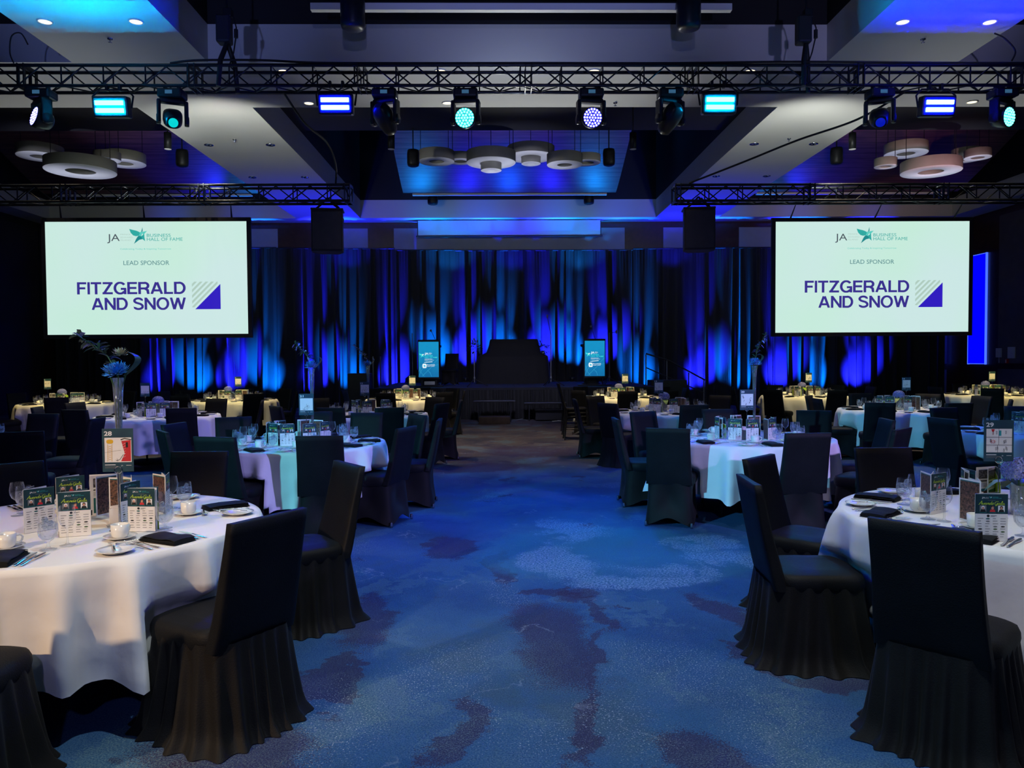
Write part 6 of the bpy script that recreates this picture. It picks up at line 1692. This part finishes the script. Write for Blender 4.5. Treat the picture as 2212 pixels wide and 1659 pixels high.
for s_ in SG: sign(*s_)

# centrepieces
def trumpet(tn, x, y, lean, label, seed, near):
    t = empty('trumpet_vase_arrangement', (x, y, ZT)); tag(t, label, 'flower arrangement', 'tall trumpet vases of blue flowers')
    MB().lathe([(0, 0.006), (0.068, 0.0), (0.07, 0.004), (0.03, 0.010), (0.012, 0.018), (0.0125, 0.05), (0.015, 0.35), (0.019, 0.60), (0.028, 0.762), (0.0255, 0.762), (0.0165, 0.60), (0.0125, 0.35), (0.010, 0.03), (0, 0.025)], M_vase, 28).build('glass_vase', t)
    MB().lathe([(0, 0.03), (0.0105, 0.032), (0.012, 0.35), (0.0155, 0.56), (0, 0.56)], M_water, 18).build('water', t)
    mb = MB(); rnd = random.Random(seed)
    for k in range(6):
        a = k * 1.05
        mb.tube([(0.005 * cos(a), 0.005 * sin(a), 0.06), (0.008 * cos(a), 0.008 * sin(a), 0.4), (0.016 * cos(a), 0.016 * sin(a), 0.70), (0.05 * cos(a), 0.05 * sin(a), 0.80)], 0.0026, M_stem, 6)
    mb.build('stems', t)
    mb = MB(); blossom(mb, (0.0, -0.01, 0.785), 0.076, M_bluepetal, seed, 130, Vector((-0.1, -0.35, 1)).normalized()); mb.build('blue_chrysanthemum', t)
    if near:
        mb = MB(); blossom(mb, (0.0, 0.03, 0.88), 0.05, M_buff, seed + 1, 50); mb.build('buff_bloom', t)
    br = MB(); lx, lz = lean
    pts = [Vector((0, 0, 0.78)), Vector((lx * 0.25, 0.01, 0.78 + lz * 0.45)), Vector((lx * 0.6, 0.02, 0.78 + lz * 0.75)), Vector((lx, 0.02, 0.78 + lz))]
    fine = []
    for i in range(3):
        for k in range(6): fine.append(pts[i].lerp(pts[i + 1], k / 6))
    fine.append(pts[3]); br.tube(fine, [0.004 - 0.0028 * i / len(fine) for i in range(len(fine))], M_stem, 6); bo = br.build('branch', t)
    lf = MB()
    for i in range(2, len(fine)):
        for s_ in range(3):
            p = fine[i]; d = Vector((rnd.uniform(-1, 1), rnd.uniform(-0.8, 0.8), rnd.uniform(-0.4, 1))).normalized(); L = rnd.uniform(0.04, 0.075)
            sd = d.cross(Vector((0, 0.4, 1))).normalized() * L * 0.16
            cu = Vector((0, 0, -1)) * L * 0.35
            v = [p, p + d * L * 0.4 + sd, p + d * L * 0.4 - sd, p + d * L * 0.8 + sd * 0.8 + cu * 0.4, p + d * L * 0.8 - sd * 0.8 + cu * 0.4, p + d * L * 1.05 + cu]
            lf.add(v, [(0, 1, 2), (1, 3, 4, 2), (3, 5, 4)], M_leaf if s_ else M_hydrangea, True)
    lf.build('leaves', bo)
    ob = MB()          # broad aspidistra-like leaf folded into a loop
    path = [(0.028 + 0.062 * sin(pi * u) + 0.012 * u, 0.01 + 0.02 * u, 0.77 + 0.125 * u + 0.02 * sin(pi * u)) for u in [i / 12 for i in range(13)]]
    wid = [0.006 + 0.030 * sin(pi * min(1, 0.08 + i / 13)) for i in range(13)]; vs = []
    for (px_, py__, pz_), w_ in zip(path, wid): vs += [(px_, py__ - w_, pz_), (px_, py__ + w_, pz_)]
    ob.add(vs, [(2 * i, 2 * i + 1, 2 * i + 3, 2 * i + 2) for i in range(12)], M_leaf, True)
    ob.build('folded_leaf', t)
trumpet('A28', -1.96, 3.99, (-0.21, 0.20), 'tall glass trumpet vase with a blue chrysanthemum and leaning branch on the table signed twenty-eight', 1, True)
trumpet('B21', -1.92, 7.92, (-0.17, 0.24), 'tall glass trumpet vase with a blue flower on the table signed twenty-one', 2, False)
trumpet('C12', -2.07, 12.2, (-0.22, 0.30), 'tall glass trumpet vase with a leaning branch on the table signed twelve', 3, False)
trumpet('B20', 2.72, 8.15, (0.12, 0.30), 'tall glass trumpet vase with blue flowers on the table signed twenty', 4, False)
def mk_hyd():
    t = empty('hydrangea_arrangement')
    MB().lathe([(0, 0.004), (0.035, 0.0), (0.04, 0.01), (0.045, 0.16), (0.043, 0.16), (0.037, 0.012), (0, 0.01)], M_vase, 22).build('glass_vase', t)
    MB().lathe([(0, 0.012), (0.035, 0.014), (0.040, 0.11), (0, 0.11)], M_water, 16).build('water', t)
    MB().tube([(0, 0, 0.02), (0.005, 0, 0.2)], 0.005, M_stem, 6).build('stem', t)
    mb = MB(); rnd = random.Random(8)
    for k in range(150):
        u = 1 - 2 * (k + 0.5) / 150
        if u < -0.55: continue
        a = k * 2.399963; s_ = sqrt(1 - u * u); R_ = 0.085
        p = Vector((R_ * s_ * cos(a), R_ * s_ * sin(a), 0.235 + R_ * 0.8 * u)); nrm = Vector((s_ * cos(a), s_ * sin(a), u))
        t1 = nrm.orthogonal().normalized(); t2 = nrm.cross(t1)
        for q in range(4):
            b = q * pi / 2 + rnd.random(); d = t1 * cos(b) + t2 * sin(b); e = t1 * -sin(b) + t2 * cos(b)
            mb.add([p, p + (d * 0.010 + e * 0.006) + nrm * 0.003, p + d * 0.016 + nrm * 0.002, p + (d * 0.010 - e * 0.006) + nrm * 0.003], [(0, 1, 2, 3)], M_hydrangea, True)
    mb.build('hydrangea_bloom', t)
    for k, (a, m) in enumerate(((2.6, M_limeleaf), (4.3, M_limeleaf), (0.4, M_leaf), (5.4, M_leaf))):
        d = Vector((cos(a), sin(a), 0)); s_ = Vector((-sin(a), cos(a), 0)); vs = []
        for (l, w_, z) in ((0.01, 0.004, 0.15), (0.06, 0.038, 0.185), (0.11, 0.042, 0.175), (0.15, 0.02, 0.135), (0.165, 0.002, 0.115)):
            p = d * l + Vector((0, 0, z)); vs += [p - s_ * w_, p + s_ * w_]
        MB().add(vs, [(2 * i, 2 * i + 1, 2 * i + 3, 2 * i + 2) for i in range(4)], m, True).build('leaf', t)
    return t
P_hyd = Proto(mk_hyd)
for (tn, dx, dy) in (('A29', -0.02, 0.02), ('C13', -0.05, 0.1), ('D4', -0.05, 0.0), ('D5', -0.05, 0.0), ('E11', 0, 0), ('F3', -0.12, 0), ('G2', -0.05, -0.1), ('H14', 0.0, 0.0), ('I6', -0.05, 0), ('J7', -0.1, 0), ('K9', 0, 0)):
    x, y, ph = TB[tn]
    P_hyd((x + dx, y + dy, ZT), (x * 3) % 6, 'blue-violet hydrangea with green leaves, the ' + ph, 'flower arrangement', 'hydrangea centrepieces')
# square sugar caddy on 28
def mk_caddy():
    t = empty('sugar_caddy')
    mb = MB(); w_ = 0.052
    for (c, d) in (((0, -w_ / 2, 0.04), (w_, 0.004, 0.08)), ((0, w_ / 2, 0.04), (w_, 0.004, 0.08)), ((-w_ / 2, 0, 0.04), (0.004, w_, 0.08)), ((w_ / 2, 0, 0.04), (0.004, w_, 0.08)), ((0, 0, 0.003), (w_, w_, 0.006))): mb.box(c, d, M_china)
    mb.build('box', t)
    mb = MB(); rnd = random.Random(1)
    for k in range(7): mb.box((0, 0, 0.06), (0.036, 0.0025, 0.062), M_paper, Matrix.Translation((rnd.uniform(-0.005, 0.005), -0.018 + 0.006 * k, 0)) @ Matrix.Rotation(rnd.uniform(-0.12, 0.12), 4, 'Y'))
    mb.build('sugar_packets', t)
    return t
P_cad = Proto(mk_caddy)
for (tn, dx, dy) in (('A28', 0.19, 0.02), ('B21', -0.1, -0.12), ('B20', -0.05, -0.12), ('A29', -0.12, 0.22), ('C12', 0.12, -0.1), ('C13', 0.12, -0.12)):
    x, y, ph = TB[tn]; P_cad((x + dx, y + dy, ZT), 0.3, 'white caddy of sugar packets on the ' + ph, 'sugar caddy', 'sugar caddies')
